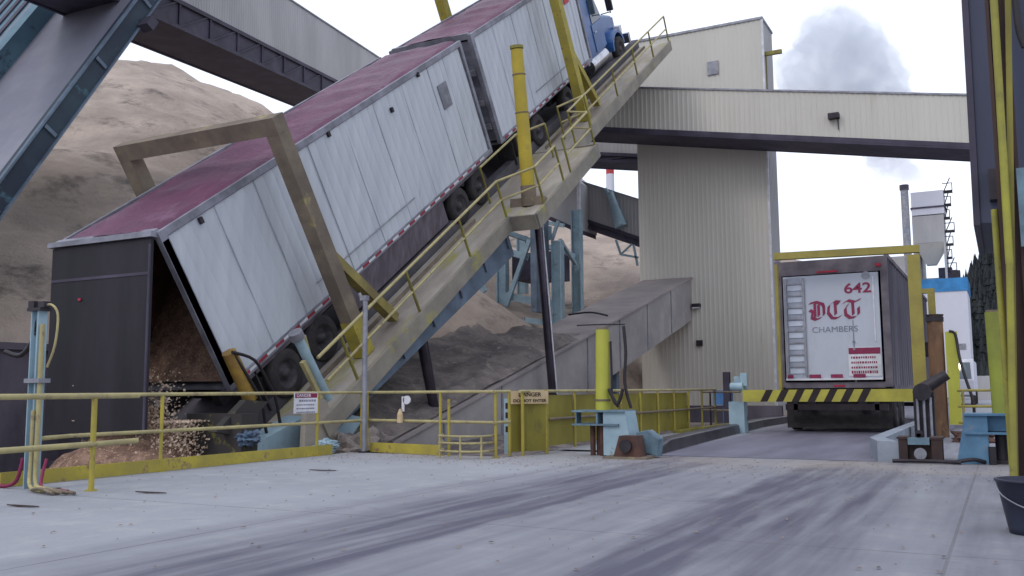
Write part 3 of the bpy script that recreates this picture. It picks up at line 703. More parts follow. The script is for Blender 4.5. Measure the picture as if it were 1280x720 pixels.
MB(TD).box((TX1-.06, 3.9, .42), (TX1-.02, 9.2, TZ0-.13)).build('skirt', 'skirt', tr1)
MB(TD).box((TX1-.3, .4, .98), (TX1-.02, 3.95, TZ0-.13)).box((TX1-.3, 9.2, .98), (TX1-.02, 12.1, TZ0-.13)).split('wheel_guard', 'skirt', tr1)
MB(TD).box((TX1+.02, 10.6, 3.0), (TX1+.035, 11.1, 3.65)).build('patch_plate', 'frame', tr1)
g = MB(TD)
for s, z in ((1.3, 4.0), (5.6, 4.05), (9.8, 4.08), (8.2, 3.7)): g.box((TX1+.02, s, z+.06), (TX1+.08, s+.08, z+.18))
g.split('tarp_ratchet', 'dark', tr1)
tr2 = box_trailer(13.1, 21.6, 'short upper red roofed chip trailer coupled behind the blue tractor', [14.6, 16, 17.3, 18.6, 19.8, 20.9], [14.6, 15.9], 5, False)
MB(TD).box((TX1+.02, 20.3, 3.45), (TX1+.035, 20.75, 4.1)).build('patch_plate', 'redband', tr2)
MB(TD).box((TX0+.1, 13.15, TZ0), (TX1-.1, 13.2, TZ1-.1)).build('rear_door', 'frame', tr2)
g = MB(TD)
for x in (-14.9, -14.3, -13.6, -13.0): g.tube((x, 13.1, TZ0+.1), (x, 13.1, TZ1-.2), .025)
for z in (1.6, 2.3, 3.2): g.box((-13.2, 13.04, z), (-12.75, 13.11, z+.16))
g.build('door_bar', 'grey', tr2)
MB(TD).beam((-13.94, 12.1, .95), (-13.94, 13.6, .95), .6, .18).build('drawbar', 'dark', tr2)
# load inside
MB(TD).add([(TX0+.06, .45, TZ0+.06), (TX1-.06, .42, TZ0+.06), (TX1-.06, 11, TZ0+.06), (TX0+.06, 11, TZ0+.06), (TX0+.06, 3.2, 3.1), (TX1-.06, 3.0, 3.2), (TX1-.06, 11, 3.7), (TX0+.06, 11, 3.7)], [(0,1,5,4),(4,5,6,7),(0,4,7,3),(1,2,6,5),(2,3,7,6),(0,3,2,1)]).build('chip_load', M['chipr'], tr1)
# tailgate hanging plumb from the top rear edge
top = TD(V((0, .34, TZ1))); y0 = top.y-.06; z1 = top.z-.02; z0 = z1-3.3
g = MB().box((TX0+.02, y0-.04, z0), (TX1-.04, y0+.02, z1))
dr = g.build('tailgate', 'black', tr1)
g = MB()
for z in (z1-.62,): g.box((TX0+.03, y0-.05, z), (TX1-.05, y0-.041, z+.05))
g.box((TX1-.06, y0-.07, z0), (TX1-.025, y0-.043, z1-.1)).build('edge_trim', 'under', dr)
MB().box((TX0-.05, y0-.10, z1+.02), (TX1+.02, y0+.08, z1+.11)).build('hinge_rail', 'frame', dr)
MB().box((-14.44, y0-.07, z1-.98), (-14.37, y0-.045, z1-.94)).split('marker_lamp', 'redl', dr)
MB(TD).poly([(TX1-.02, .35, TZ1-.1), (TX1-.02, .35, TZ0), (TX1-.02, .5, TZ0), (TX1-.02, .5, TZ1-.1)], (.075, 0, 0)).build('rear_post', 'frame', tr1)

# tractor
def tractor():
    TD = lambda q: O_+V((q.x, 0, 0))+U_*(q.y-.45)+N_*q.z
    t = thing('truck_tractor', 'blue long nosed truck tractor at the top end of the raised deck', 'truck', tuple(TD(V((-13.94, 22, 0)))))
    x0, x1 = -15.15, -12.75
    MB(TD).box((x0+.35, 18.6, .6), (x0+.6, 27.2, .95)).box((x1-.6, 18.6, .6), (x1-.35, 27.2, .95)).build('chassis', 'dark', t)
    cab = MB(TD).poly([(x0+.15, 22.35, .95), (x0+.15, 24.6, .95), (x0+.15, 24.75, 2.15), (x0+.15, 24.25, 3.15), (x0+.15, 23.6, 3.45), (x0+.15, 22.35, 3.75)], (2.1, 0, 0)).build('cab', 'cab', t); bevel(cab, .07, 3)
    hood = MB(TD).poly([(x0+.45, 24.55, .95), (x0+.45, 26.7, .85), (x0+.45, 26.85, 1.1), (x0+.45, 26.7, 1.72), (x0+.45, 25.9, 1.95), (x0+.45, 24.6, 2.15)], (1.5, 0, 0)).build('hood', 'cab', t); bevel(hood, .1, 3)
    for x in (x0+.05, x1-.5):
        g = MB(TD); vs = []; n = 12
        pts = [(x, 25.75+.72*math.cos(math.pi*k/n), .62+.68*math.sin(math.pi*k/n)) for k in range(n+1)]; pin = [(x, 25.75+.6*math.cos(math.pi*k/n), .62+.56*math.sin(math.pi*k/n)) for k in range(n, -1, -1)]
        g.poly(pts+pin, (.45, 0, 0)).build('fender', 'cab', t)
    MB(TD).poly([(x1-.145, 23.55, 2.1), (x1-.145, 24.55, 2.1), (x1-.145, 24.2, 2.95), (x1-.145, 23.55, 3.0)], (.02, 0, 0)).build('side_window', 'glass', t)
    MB(TD).poly([(x0+.3, 24.79, 2.2), (x1-.3, 24.79, 2.2), (x1-.4, 24.33, 3.08), (x0+.4, 24.33, 3.08)], (0, .03, .015)).build('windscreen', 'glass', t)
    d = MB(TD).box((x1-.148, 23.45, 1.05), (x1-.12, 24.6, 2.08)).build('door', 'cab', t); MB(TD).box((x1-.12, 23.55, 1.75), (x1-.09, 23.75, 1.8)).build('handle', 'chrome', d)
    mi = MB(TD).tube((x1-.1, 24.6, 2.2), (x1+.25, 24.75, 2.2), .02).tube((x1-.1, 24.5, 3.0), (x1+.25, 24.75, 3.0), .02).tube((x1+.25, 24.75, 2.15), (x1+.25, 24.75, 3.05), .02).box((x1+.13, 24.7, 2.25), (x1+.37, 24.82, 2.95)).build('mirror', 'dark', t)
    st = MB(TD).tube((x1-.1, 22.2, .9), (x1-.1, 22.2, 4.1), .08).tube((x0+.1, 22.2, .9), (x0+.1, 22.2, 4.1), .08).split('exhaust_stack', 'chrome', t)
    tank = MB(TD).tube((x1-.33, 22.6, .72), (x1-.33, 24.4, .72), .3, n=18).build('fuel_tank', 'chrome', t)
    MB(TD).box((x0, 26.9, .45), (x1, 27.1, .85)).build('bumper', 'chrome', t)
    MB(TD).box((x0+.5, 26.86, .95), (x1-.5, 26.92, 1.6)).build('grille', 'chrome', t)
    MB(TD).box((x1-.45, 26.6, 1.0), (x1-.2, 26.85, 1.25)).build('headlight', 'white', t)
    for s in (19.3, 20.7): 
        for x in (x1+.05, x0+.25): wheel(t, TD, x, s, .52)
    for x in (x1, x0+.3): wheel(t, TD, x, 25.75, .52)
tractor()

# ================================================================ RIGHT LANE: TRAILER, FRAME, KERBS
M['framed'] = mat('dirty_frame', (.19, .165, .19), (.11, .095, .115), 2, .6, .2)
M['doord'] = mat('rear_door_dusty', (.52, .55, .62), (.44, .465, .53), .8, .55, stretch=(1, 1, .5), spots=(.36, .36, .40), ss=1.6, slo=.5, shi=.85)
def right_trailer():
    x0, x1, y0, y1, z0, z1 = -4.97, -2.37, 23.87, 37.2, 1.13, 4.23
    t = thing('chip_trailer', 'white backed chip trailer numbered 642 parked level in the right lane', 'trailer', (-3.67, y0, 0))
    g = MB()
    g.box((x0, y0+.1, z0), (x0+.05, y1, z1)); g.sheet((x1, y0+.1, z0), (0, y1-y0-.1, 0), (0, 0, z1-z0), (1, 0, 0), .6, .03).box((x0+.06, y1-.05, z0), (x1-.02, y1, z1))
    g.build('side_panel', 'side2', t)
    MB().box((x0, y0+.1, z1), (x1, y1, z1+.04)).build('roof', 'roof', t)
    MB().box((x0, y0+.1, z0-.08), (x1, y1, z0-.002)).build('floor', 'dark', t)
    f = MB().box((x0-.03, y0, z0-.02), (x0+.14, y0+.12, z1+.03)).box((x1-.12, y0, z0-.02), (x1+.04, y0+.12, z1+.03)).box((x0+.14, y0, z1-.33), (x1-.12, y0+.1, z1+.03)).box((x0+.14, y0-.01, z0-.04), (x1-.12, y0+.1, z0+.1))
    f.box((x0-.03, y0+.121, z1-.02), (x0+.05, y1, z1+.08)).box((x1-.04, y0+.121, z1-.02), (x1+.06, y1, z1+.08)).box((x1-.02, y0+.121, z0-.12), (x1+.06, y1, z0+.02)); f.build('rear_frame', M['framed'], t)
    dx0, dx1, dz0, dz1 = x0+.18, x1-.17, z0+.17, z1-.36
    d = MB().box((dx0, y0-.03, dz0), (dx1, y0+.02, dz1)).build('rear_door', M['doord'], t)
    MB().box((dx0, y0-.04, dz0), (dx0+.42, y0-.031, dz1-.03)).build('ladder_backing', 'frame2', d)
    g = MB()
    for x in (dx0+.04, dx0+.47): g.box((x, y0-.1, dz0+.08), (x+.05, y0-.045, dz1-.05))
    for k in range(8): g.box((dx0+.09, y0-.09, dz0+.3+k*.295), (dx0+.47, y0-.06, dz0+.335+k*.295))
    g.build('ladder', 'grey', d)
    g = MB()
    for k in range(8): g.box((dx0+.10, y0-.058, dz0+.15+k*.295), (dx0+.46, y0-.045, dz0+.29+k*.295))
    g.build('ladder_panel', 'doorw', d)
    MB().box((dx1-.63, y0-.045, dz0+.55), (dx1-.61, y0-.031, dz1-1.15)).tube((dx1-.62, y0-.06, dz0+.9), (dx1-.62, y0-.03, dz0+.9), .03).tube((dx1-.62, y0-.06, dz0+.72), (dx1-.62, y0-.03, dz0+.72), .03).build('door_hinge', 'frame', d)
    MB().box((dx1-.14, y0-.05, dz0+.9), (dx1-.11, y0-.031, dz1-.1)).build('door_bar', 'white', d)
    yy = y0-.034
    text('642', 'number', 'maroon', d, (dx1-.80, yy, dz1-.48), (1,0,0), (0,0,1), .34, .02, 1.25)
    text('CHAMBERS', 'lettering', 'letter', d, (dx0+.66, yy, dz1-1.42), (1,0,0), (0,0,1), .20, 0, 1.08)
    # blackletter DCT drawn with a broad nib
    def pen(strokes, ox, oz, sc):
        nib = V((math.cos(R(42)), 0, math.sin(R(42))))*.10*sc; b = MB()
        for k_, st in enumerate(strokes):
            pts = []
            for i in range(len(st)-1):
                for j in range(6): q = V((st[i][0], 0, st[i][1])).lerp(V((st[i+1][0], 0, st[i+1][1])), j/6); pts.append(q)
            pts.append(V((st[-1][0], 0, st[-1][1]))); o_ = V((ox, yy-.006-.0015*k_, oz)); hn = nib
            for a_, c_ in zip(pts, pts[1:]):
                A = o_+a_*sc; B = o_+c_*sc
                b.add([A-hn, A+hn, B+hn, B-hn], [(0,1,2,3)])
        return b
    D = [[(.02,.92),(.35,1.0),(.72,.86),(.78,.72),(.78,.25),(.62,.10),(.35,.0),(.1,.12)], [(.30,.95),(.30,.12)], [(.02,.55),(.18,.45),(.12,.15)], [(.50,.85),(.50,.2)]]
    Cc = [[(.72,.95),(.45,.98),(.15,.75),(.10,.35),(.30,.06),(.55,.04),(.78,.16)], [(.48,.95),(.50,.25)], [(.45,.98),(.62,.80),(.78,1.0)]]
    Tt = [[(.0,.85),(.25,1.0),(.6,.9),(.92,1.04)], [(.5,.92),(.52,.2)], [(.28,.8),(.10,.55),(.12,.22),(.35,.03),(.60,.06),(.80,.22),(.80,.6)]]
    bb = MB()
    for k_, L in enumerate((D, Cc, Tt)):
        q = pen(L, dx0+.62+k_*.40, dz1-1.10, .44); bb.add(q.v, q.f)
    lt = bb.build('lettering', 'maroon', d)
    # marker strip
    g = MB(); 
    for a_ in (0.0, .52, 1.03, 1.55): g.box((dx0+.04+a_, y0-.105, dz0+.03), (dx0+.04+a_+(.28 if a_ else .14), y0-.1, dz0+.12))
    g.split('reflector', 'maroon', d)
    MB().box((dx0, y0-.1, dz0-.02), (dx1, y0-.032, dz0+.025)).build('bottom_edge', 'white', d)
    sg = MB().box((dx1-.76, y0-.05, dz0+.07), (dx1-.02, y0-.032, dz0+.76)).build('warning_sticker', 'white', d)
    g = MB().box((dx1-.75, y0-.056, dz0+.60), (dx1-.03, y0-.051, dz0+.75))
    g.build('sticker_header', 'maroon', sg)
    g = MB()
    for k_, wd_ in enumerate((.54, .60, .56, .60)):
        x = dx1-.70; z = dz0+.49-k_*.12
        while x < dx1-.70+wd_: q = random.uniform(.02, .05); g.box((x, y0-.055, z), (x+q, y0-.051, z+(.05 if k_ < 3 else .07))); x += q+.018
    g.build('sticker_print', 'maroon', sg)
    MB().tube((dx1-.28, y0-.04, dz1-.07), (dx1-.28, y0-.032, dz1-.07), .1).build('badge', 'grey', d)
    g = MB().box((x0+1.0, y0-.03, z1-.30), (x0+1.5, y0-.012, z1-.26)).box((x1-.22, y0-.03, z1-.22), (x1-.1, y0-.012, z1-.15)).box((x0+.02, y0-.03, z1-.40), (x0+.09, y0-.012, z1-.35)).box((x0+1.3, y0-.03, z0-.01), (x0+1.55, y0-.013, z0+.03))
    g.split('marker_lamp', 'redl', t)
    c = MB()
    for x in (x0+.6, x1-.8): c.box((x, y0+.3, .62), (x+.2, y1, z0-.1))
    c.box((x0+.1, y0+.1, .55), (x1-.1, y0+.2, .7)).box((x0+.3, y0+.1, .5), (x0+.4, y0+.2, z0-.05)).box((x1-.4, y0+.1, .5), (x1-.3, y0+.2, z0-.05)); c.build('chassis', 'dark', t)
    for y in (y0+1.2, y0+2.5, y0+11): 
        for x in (x1, x0+.3): wheel(t, None, x, y, .52)
        MB().tube((x0+.2, y, .52), (x1-.2, y, .52), .07).build('axle', 'dark', t)
    MB().box((x0+.25, y0+.55, .5), (x1-.25, y0+.58, z0-.1)).build('underside_shade_panel', 'black', t)  # black panel added to stand in for the shade under the trailer
    for x in (x0+.05, x1-1.3): MB().box((x, y0+.5, .10), (x+1.25, y0+.53, z0-.1)).build('mud_flap', 'rubber', t)  # mud flaps, widened to help fill in the shade beneath the trailer
M['frame2'] = mat('panel_grey', (.42, .44, .52), None, 2, .6)
right_trailer()
def portal():
    y = 23.3
    t = thing('stop_frame', 'yellow portal frame with black striped stop bar behind trailer 642', 'frame', (-3.3, y, 0))
    MB().beam(onY(968, 321, y), onY(1149, 311, y), .2, .17).build('top_beam', 'olive2', t)
    a = onY(1141, 316, y); c = onY(1150, 492, y); MB().box((a.x-.13, y-.1, c.z), (a.x+.14, y+.1, a.z-.05)).build('leg', 'olive2', t)
    a = onY(971, 330, y); MB().box((a.x-.05, y-.08, .93), (a.x+.02, y+.08, a.z-.02)).build('leg', 'olive2', t)
    a = onY(930, 488, y-.25); b = onY(1142, 501, y-.25)
    z0, z1 = onY(1000, 502, y-.25).z, onY(1000, 487, y-.25).z
    bar = MB().box((a.x, y-.4, z0), (b.x, y-.15, z1)).build('stop_bar', 'lime2', t)
    g = MB(); x = a.x+.42
    hgt = z1-z0
    while x < b.x-1.0:
        g.poly([(x, y-.405, z0), (x+.17, y-.405, z0), (x+.17+.15, y-.405, z1), (x+.15, y-.405, z1)], (0, .004, 0)); x += .37
    g.build('stripe', 'ink', bar)
    p = onY(934, 545, y+1); MB().box((p.x-.14, y-.2, 0), (p.x+.24, y+.15, z0-.002)).build('bar_post', 'blue', t)
    MB().box((p.x+.0, y-.15, z1+.002), (p.x+.26, y+.1, z1+.34)).box((p.x+.18, y-.25, z1+.1), (p.x+.34, y-.15, z1+.42)).tube((p.x-.05, y-.3, z1+.08), (p.x+.25, y-.3, z1+.08), .1).build('pivot_block', 'blue', t)
M['olive2'] = mat('mustard_paint', (.36, .30, .07), (.26, .21, .06), 1.5, .6, spots=(.18, .11, .05), ss=3, slo=.6, shi=.7)
M['lime2'] = mat('dull_yellow', (.48, .43, .07), (.36, .32, .06), 2, .6)
portal()
# second frame further along the lane
y = 34.5; a = onY(1151, 366, y); b = onY(1166, 366, y); t = thing('lane_frame', 'slim second yellow frame further along beside the right trailer', 'frame', (b.x, y, 0))
MB().box((b.x-.17, y, 0), (b.x+.05, y+.25, b.z)).build('leg', 'olive2', t); MB().box((a.x-.9, y, b.z+.003), (b.x+.05, y+.25, b.z+.16)).build('top_beam', 'olive2', t)
q = onY(1156, 437, y-.1); MB().box((q.x-.1, y-.12, q.z-.25), (q.x+.12, y-.005, q.z+.25)).build('box', 'dark', t)
# kerbs
def kerb():
    pts = [(-5.12, 14.95, .0), (-5.22, 16, .0), (-5.5, 19, .0), (-5.8, 23, 0), (-6.1, 27, 0), (-6.1, 45, 0)]
    b = MB(); vs = []; fs = []
    for x, y, z in pts:
        h = .09 if y < 15.5 else .2
        vs += [(x, y, 0), (x-.03, y, h), (x-.07, y, h+.02), (x-.32, y, h+.02), (x-.32, y, 0)]
    for i in range(len(pts)-1):
        for j in range(4): fs.append((i*5+j, i*5+j+1, i*5+j+6, i*5+j+5))
    fs += [(0,1,2,3,4)]; b.add(vs, fs); o = b.build('lane_kerb', 'kerbm'); tag(o, 'long dark curved steel kerb along the left edge of the right lane', 'kerb')
    b = MB()
    b.poly([(-1.72, 14.95, 0), (-1.95, 16.0, 0), (-1.92, 30, 0), (-1.72, 30, 0), (-1.72, 16, 0), (-1.42, 14.9, 0)], (0, 0, .30))
    o = b.build('lane_kerb', 'kerbl'); tag(o, 'short pale flared steel kerb at the right edge of the right lane', 'kerb')
M['kerbm'] = mat('dark_kerb_steel', (.055, .05, .065), (.12, .11, .13), 2, .35, .6)
M['kerbl'] = mat('pale_kerb', (.30, .33, .38), (.22, .25, .30), 2, .6)
kerb()
# raised island slab between kerb and panel fence
strip('side_slab', [(-7.2, 15.4), (-5.45, 15.4), (-6.1, 22), (-6.4, 34), (-7.2, 34)], .03, 'concrete')
strip('side_slab', [(-1.4, 15.0), (6, 15.0), (6, 50), (-1.4, 50)], .03, 'concrete')

# ================================================================ FENCES AND RAILS
def guard(name, label, pts, posts, zr=(1.05, .55), r=.027, toe=None, m='rail', pm='yellow', grp='yellow guard rails round the pit'):
    t = thing(name, label, 'railing', (pts[0][0], pts[0][1], 0), grp)
    for z in zr:
        g = MB()
        for a, b in zip(pts, pts[1:]): g.tube((a[0], a[1], z), (b[0], b[1], z), r, n=10)
        g.build('rail', m, t)
    for p in posts: MB().box((p[0]-.05, p[1]-.05, 0), (p[0]+.05, p[1]+.05, .015)).tube((p[0], p[1], .015), (p[0], p[1], max(zr)), r*.95, n=10).build('post', pm, t)
    if toe:
        a, b = toe; MB().beam((a[0], a[1], .09), (b[0], b[1], .09), .03, .17).build('toe_board', 'yellow', t)
    return t
guard('guard_rail', 'nearest two bar yellow railing at the left edge of the photo', [(-8.6, 3.0), (-9.15, 7.3), (-9.3, 7.95)], [(-9.15, 7.22), (-8.8, 4.6)], zr=(1.06, .52), r=.033)
g1 = guard('guard_rail', 'long yellow railing with toe board and white notice along the pit', [(-10.1, 7.1), (-10.45, 7.9), (-10.45, 14.0)], [(-10.45, 9.35), (-10.45, 12.7), (-10.45, 13.95)], zr=(1.07, .56), toe=((-10.45, 7.0), (-10.45, 13.1)))
n_ = onX(368, 491, -10.40); n2 = onX(397, 516, -10.40)
s_ = MB().box((-10.41, n_.y, n2.z), (-10.40, n2.y, n_.z)); sg = thing('notice_sign', 'small white notice with pink header hung on the pit railing', 'sign', (-10.4, n_.y, n2.z))
s_.build('plate', 'white', sg)
MB().box((-10.399, n_.y+.02, n_.z-.085), (-10.396, n2.y-.02, n_.z-.01)).build('header', 'maroon', sg)
text('DANGER', 'lettering', 'white', sg, (-10.395, n_.y+.05, n_.z-.072), (0,1,0), (0,0,1), .075, 0, 1.2)
g = MB()
for k_ in range(4):
    y = n_.y+.06+(.06 if k_ == 0 else 0); z = n_.z-.15-k_*.062
    while y < n2.y-.08: q = random.uniform(.02, .05); g.box((-10.399, y, z), (-10.396, y+q, z+(.035 if k_ == 0 else .022))); y += q+.015
g.build('print', 'letter', sg)
g2 = guard('guard_rail', 'yellow railing with toe board crossing behind the grey lamp pole', [(-10.3, 13.9), (-7.35, 13.35), (-7.3, 13.8)], [(-8.5, 13.55), (-7.35, 13.4), (-10.25, 13.85)], zr=(1.07, .57), toe=((-10.2, 13.88), (-8.5, 13.58)))
MB().tube((-8.3, 13.5, .0), (-8.3, 13.5, .95), .025).build('post', 'yellow', g2)
o = MB()
for z in (.12, .25, .36): o.path([(-8.35, 13.4, z), (-8.2, 13.05, z), (-7.75, 12.95, z), (-7.45, 13.1, z), (-7.4, 13.5, z)], .018, n=8)
for p in ((-8.2, 13.05), (-7.75, 12.95), (-7.45, 13.1)): o.tube((p[0], p[1], 0), (p[0], p[1], .37), .018)
o = o.build('hoop_guard', 'rail'); tag(o, 'low rounded three bar tube guard on the concrete below the railing corner', 'guard')
# white disc and bottle on rail
p = onY(508, 500, 13.7); o = MB().tube(p+V((0,0,0)), p+V((0,.03,0)), .075, n=20).box((p.x-.1, p.y+.0, p.z-.2), (p.x-.05, p.y+.02, p.z+.06)).build('round_reflector', 'white'); tag(o, 'round white reflector hung on the middle railing', 'reflector')
p = onY(500, 521, 13.65); o = MB().tube(p+V((0,0,-.1)), p+V((0,0,.05)), .055, .05, 14).tube(p+V((0,0,.05)), p+V((0,0,.14)), .05, .012, 14).build('bottle', 'signc'); tag(o, 'small pale bottle hanging from the middle bar of the railing', 'bottle')
# panel fence
def panels():
    t = thing('panel_fence', 'solid mustard yellow panel fence with rails beside the blue stand', 'fence', (-7.25, 14, 0))
    xs = -7.22; ys = [14.05, 15.0, 16.2, 17.4, 18.6, 19.8, 21, 22.2, 23.4]
    for a, b in zip(ys, ys[1:]): MB().box((xs-.02, a+.03, .10), (xs, b-.03, 1.0)).build('panel', 'panel', t)
    for y in ys: MB().tube((xs+.03, y, 0), (xs+.03, y, 1.07), .028, n=10).build('post', 'yellow', t)
    g = MB().tube((xs+.06, 13.9, 1.07), (xs+.06, 25.9, 1.07), .028, n=10); g.build('rail', 'rail', t)
    MB().tube((xs+.06, 15.0, .58), (xs+.06, 25.9, .58), .024, n=10).build('rail', 'tan', t)
    MB().box((xs-.5, 23.5, 0), (xs+.4, 23.6, .12)).box((xs+.05, 22, 0), (xs+.25, 27, .1)).build('toe_board', 'olive', t)
    for y in (24.6, 25.9): MB().tube((xs+.03, y, 0), (xs+.03, y, 1.07), .028, n=10).build('post', 'olive', t)
panels()
# gate leaf with the danger sign
a = onY(641, 566, 13.9); gx0 = -7.55
t = thing('panel_gate', 'short yellow gate leaf with the danger board at the corner of the panel fence', 'gate', (-7.4, 13.95, 0))
A = V((-7.42, 14.02, 0)); B = V((-7.02, 14.6, 0)); dd = (B-A)
MB().poly([A+V((0,0,.06)), B+V((0,0,.06)), B+V((0,0,.98)), A+V((0,0,.98))], (.02, -.012, 0)).build('panel', 'panel', t)
MB().tube(A, A+V((0,0,1.1)), .03).tube(B, B+V((0,0,1.1)), .028).build('frame', 'yellow', t)
dn = V((dd.y, -dd.x, 0)).normalized(); ex = dd.normalized()
A2 = A+dn*.10-ex*.03
t = thing('danger_sign', 'cream sign reading DANGER DO NOT ENTER at the gate', 'sign', tuple(A2+V((0,0,.9))))
L = dd.length+.02
MB().poly([A2+V((0,0,.86)), A2+ex*L+V((0,0,.86)), A2+ex*L+V((0,0,1.08)), A2+V((0,0,1.08))], dn*.01).build('plate', 'signc', t)
text('DANGER', 'lettering', 'ink', t, A2+dn*.012+ex*.14+V((0,0,.985)), ex, (0,0,1), .095, .01, 1.15)
text('DO NOT ENTER', 'lettering', 'ink', t, A2+dn*.012+ex*.04+V((0,0,.89)), ex, (0,0,1), .07, .01, 1.25)
# small blue white marker post beside the gate
p = onY(634, 545, 14.4); o = MB().box((p.x-.06, p.y, 0), (p.x+.06, p.y+.05, .95)); t = thing('marker_post', 'small pale blue board post with black squares left of the danger sign', 'post', (p.x, p.y, 0)); o.build('board', 'blue', t)
g = MB()
for z in (.82, .66, .42): g.box((p.x-.03, p.y-.004, z-.05), (p.x+.04, p.y-.001, z+.05))
g.build('square', 'ink', t)
# rails beyond the fence
guard('guard_rail', 'faded railing between the panel fence and the blue pivot post', [(-7.6, 26), (-6.3, 25.2)], [(-7.3, 25.8)], zr=(1.0, .5), m='tan', pm='dark')
p = onY(908, 490, 28); o = MB().box((p.x-.1, 28, 0), (p.x+.1, 28.15, onY(908, 465, 28).z)).build('bollard_post', 'under'); tag(o, 'dark upright post behind the faded railing near the tower', 'post')
p = onY(903, 497, 28.5); o = MB().box((p.x-.3, 28.5, p.z-.22), (p.x+.25, 28.8, p.z+.22)).tube((p.x, 28.65, 0), (p.x, 28.65, p.z-.2), .04).build('control_box', 'skyb'); tag(o, 'small bright blue box behind the faded railing near the tower', 'box')
g = MB().box((-10.8, 30, 0), (-6.2, 30.15, .55)); o = g.build('low_barrier', 'pit'); tag(o, 'low grey barrier in front of the foot of the tower', 'barrier')

# grey lamp pole
p = (-10.22, 13.72, 0); t = thing('camera_pole', 'slim grey pole with small fitting on top in front of the railing', 'pole', p)
hz = onY(450, 372, 13.72).z
MB().tube((p[0], p[1], 0), (p[0], p[1], hz), .05, .045, 14).build('pole', 'grey', t)
MB().box((p[0]-.09, p[1]-.05, hz-.06), (p[0]+.05, p[1]+.05, hz+.03)).tube((p[0]-.08, p[1], hz-.02), (p[0]-.12, p[1]-.03, hz+.08), .03).build('fitting', 'grey', t)
MB().box((p[0]-.08, p[1]-.08, 0), (p[0]+.08, p[1]+.08, .03)).build('base_plate', 'dark', t)

# service post at left
def service():
    b = V((-10.02, 7.1, 0)); t = thing('service_post', 'pale blue steel post with yellow conduit and hoses by the left railing', 'post', tuple(b))
    h = onY(34, 386, 7.1).z
    MB().box((b.x-.06, b.y-.005, 0), (b.x+.06, b.y+.005, h)).box((b.x-.065, b.y-.06, 0), (b.x-.05, b.y+.06, h)).box((b.x+.05, b.y-.06, 0), (b.x+.065, b.y+.06, h)).build('column', 'blue', t)
    MB().path([(b.x+.12, b.y-.04, h-.2), (b.x+.12, b.y-.04, .5), (b.x+.13, b.y-.05, .2), (b.x+.22, b.y-.1, .06), (b.x+.5, b.y-.25, .05), (b.x+.8, b.y-.3, .04)], .028).build('conduit', 'rail', t)
    MB().path([(b.x+.08, b.y-.08, .9), (b.x+.08, b.y-.08, .3), (b.x+.2, b.y-.16, .05), (b.x+.6, b.y-.3, .03)], .022).build('conduit', 'rail', t)
    MB().path([(b.x+.02, b.y, h), (b.x+.2, b.y, h+.03), (b.x+.33, b.y, h-.1), (b.x+.3, b.y, h-.45), (b.x+.18, b.y, h-.7)], .014).build('cable', 'rail', t)
    MB().path([(b.x-.08, b.y, h-.1), (b.x-.08, b.y, h-.35), (b.x-.3, b.y, h-.55), (b.x-.6, b.y, h-.5)], .03).build('hose', 'hose', t)
    MB().box((b.x-.13, b.y-.06, h), (b.x-.03, b.y+.06, h+.08)).box((b.x+.03, b.y-.05, h), (b.x+.14, b.y+.05, h+.07)).box((b.x-.12, b.y-.08, h-.04), (b.x+.12, b.y+.08, h-.002)).build('junction_box', 'dark', t)
    MB().box((b.x-.1, b.y-.09, h*.58), (b.x+.17, b.y+.06, h*.58+.05)).build('clamp', 'grey', t)
    MB().path([(b.x-.1, b.y-.05, .35), (b.x-.15, b.y-.08, .1), (b.x-.3, b.y-.1, .03), (b.x-.5, b.y-.1, .03)], .022).path([(b.x+.25, b.y, .35), (b.x+.25, b.y-.05, .15), (b.x+.35, b.y-.1, .03), (b.x+.9, b.y-.2, .03)], .018).split('hose', 'maroon', t)
service()
g = MB()
for k in range(3):
    x = -9.35+.1*k; g.path([(x-.3, 6.85+.1*k, .03), (x, 6.75, .06), (x+.25, 6.7+.05*k, .03), (x+.1, 6.9, .02), (x-.3, 7.0, .03)], .016, n=6)
o = g.build('hose_coil', 'tan'); tag(o, 'small tangle of muddy hose ends on the concrete beside the service post', 'hose')
# spilled blue wrap and debris near deck corner
def crumple(name, c, r, m, label, cat, seed, flat=.7):
    bm = bmesh.new(); bmesh.ops.create_icosphere(bm, subdivisions=4, radius=1)
    for v in bm.verts:
        d = v.co.normalized(); k = 1+.55*noise.fractal(d*2.2+V((seed, 0, 0)), 1, 2, 4); v.co = V((d.x*r[0]*k, d.y*r[1]*k, d.z*r[2]*k))
    me = bpy.data.meshes.new(name); bm.to_mesh(me); bm.free(); me.materials.append(M[m])
    o = bpy.data.objects.new(name, me); COL.objects.link(o); o.location = c; ORG[o.name] = V(c); tag(o, label, cat); return o
M['bluedull2'] = mat('old_blue_cover', (.12, .19, .28), (.07, .09, .14), 4, .7)
crumple('tarp_scrap', onX(407, 558, -10.9), (.2, .22, .12), 'blue', 'torn pale blue cover crumpled at the foot of the deck hinge', 'cover', 3)
crumple('debris_heap', V((-10.9, 14.5, -.15)), (.9, .7, .42), 'rubble', 'small heap of reddish spilled chips behind the grey pole', 'debris', 8)
p = onX(310, 548, -11.6)
crumple('crumpled_cover', p, (.16, .2, .13), 'bluedull2', 'crumpled blue cover low in the pit under the trailer wheels', 'cover', 12)
o = MB().poly([onX(262, 540, -12.0), onX(300, 500, -12.0), onX(328, 502, -12.0), onX(290, 545, -12.0)], (.15, 0, 0)).build('deflector_plate', 'hazard2'); tag(o, 'worn yellow and black deflector plate jutting into the pit below the trailer', 'plate')

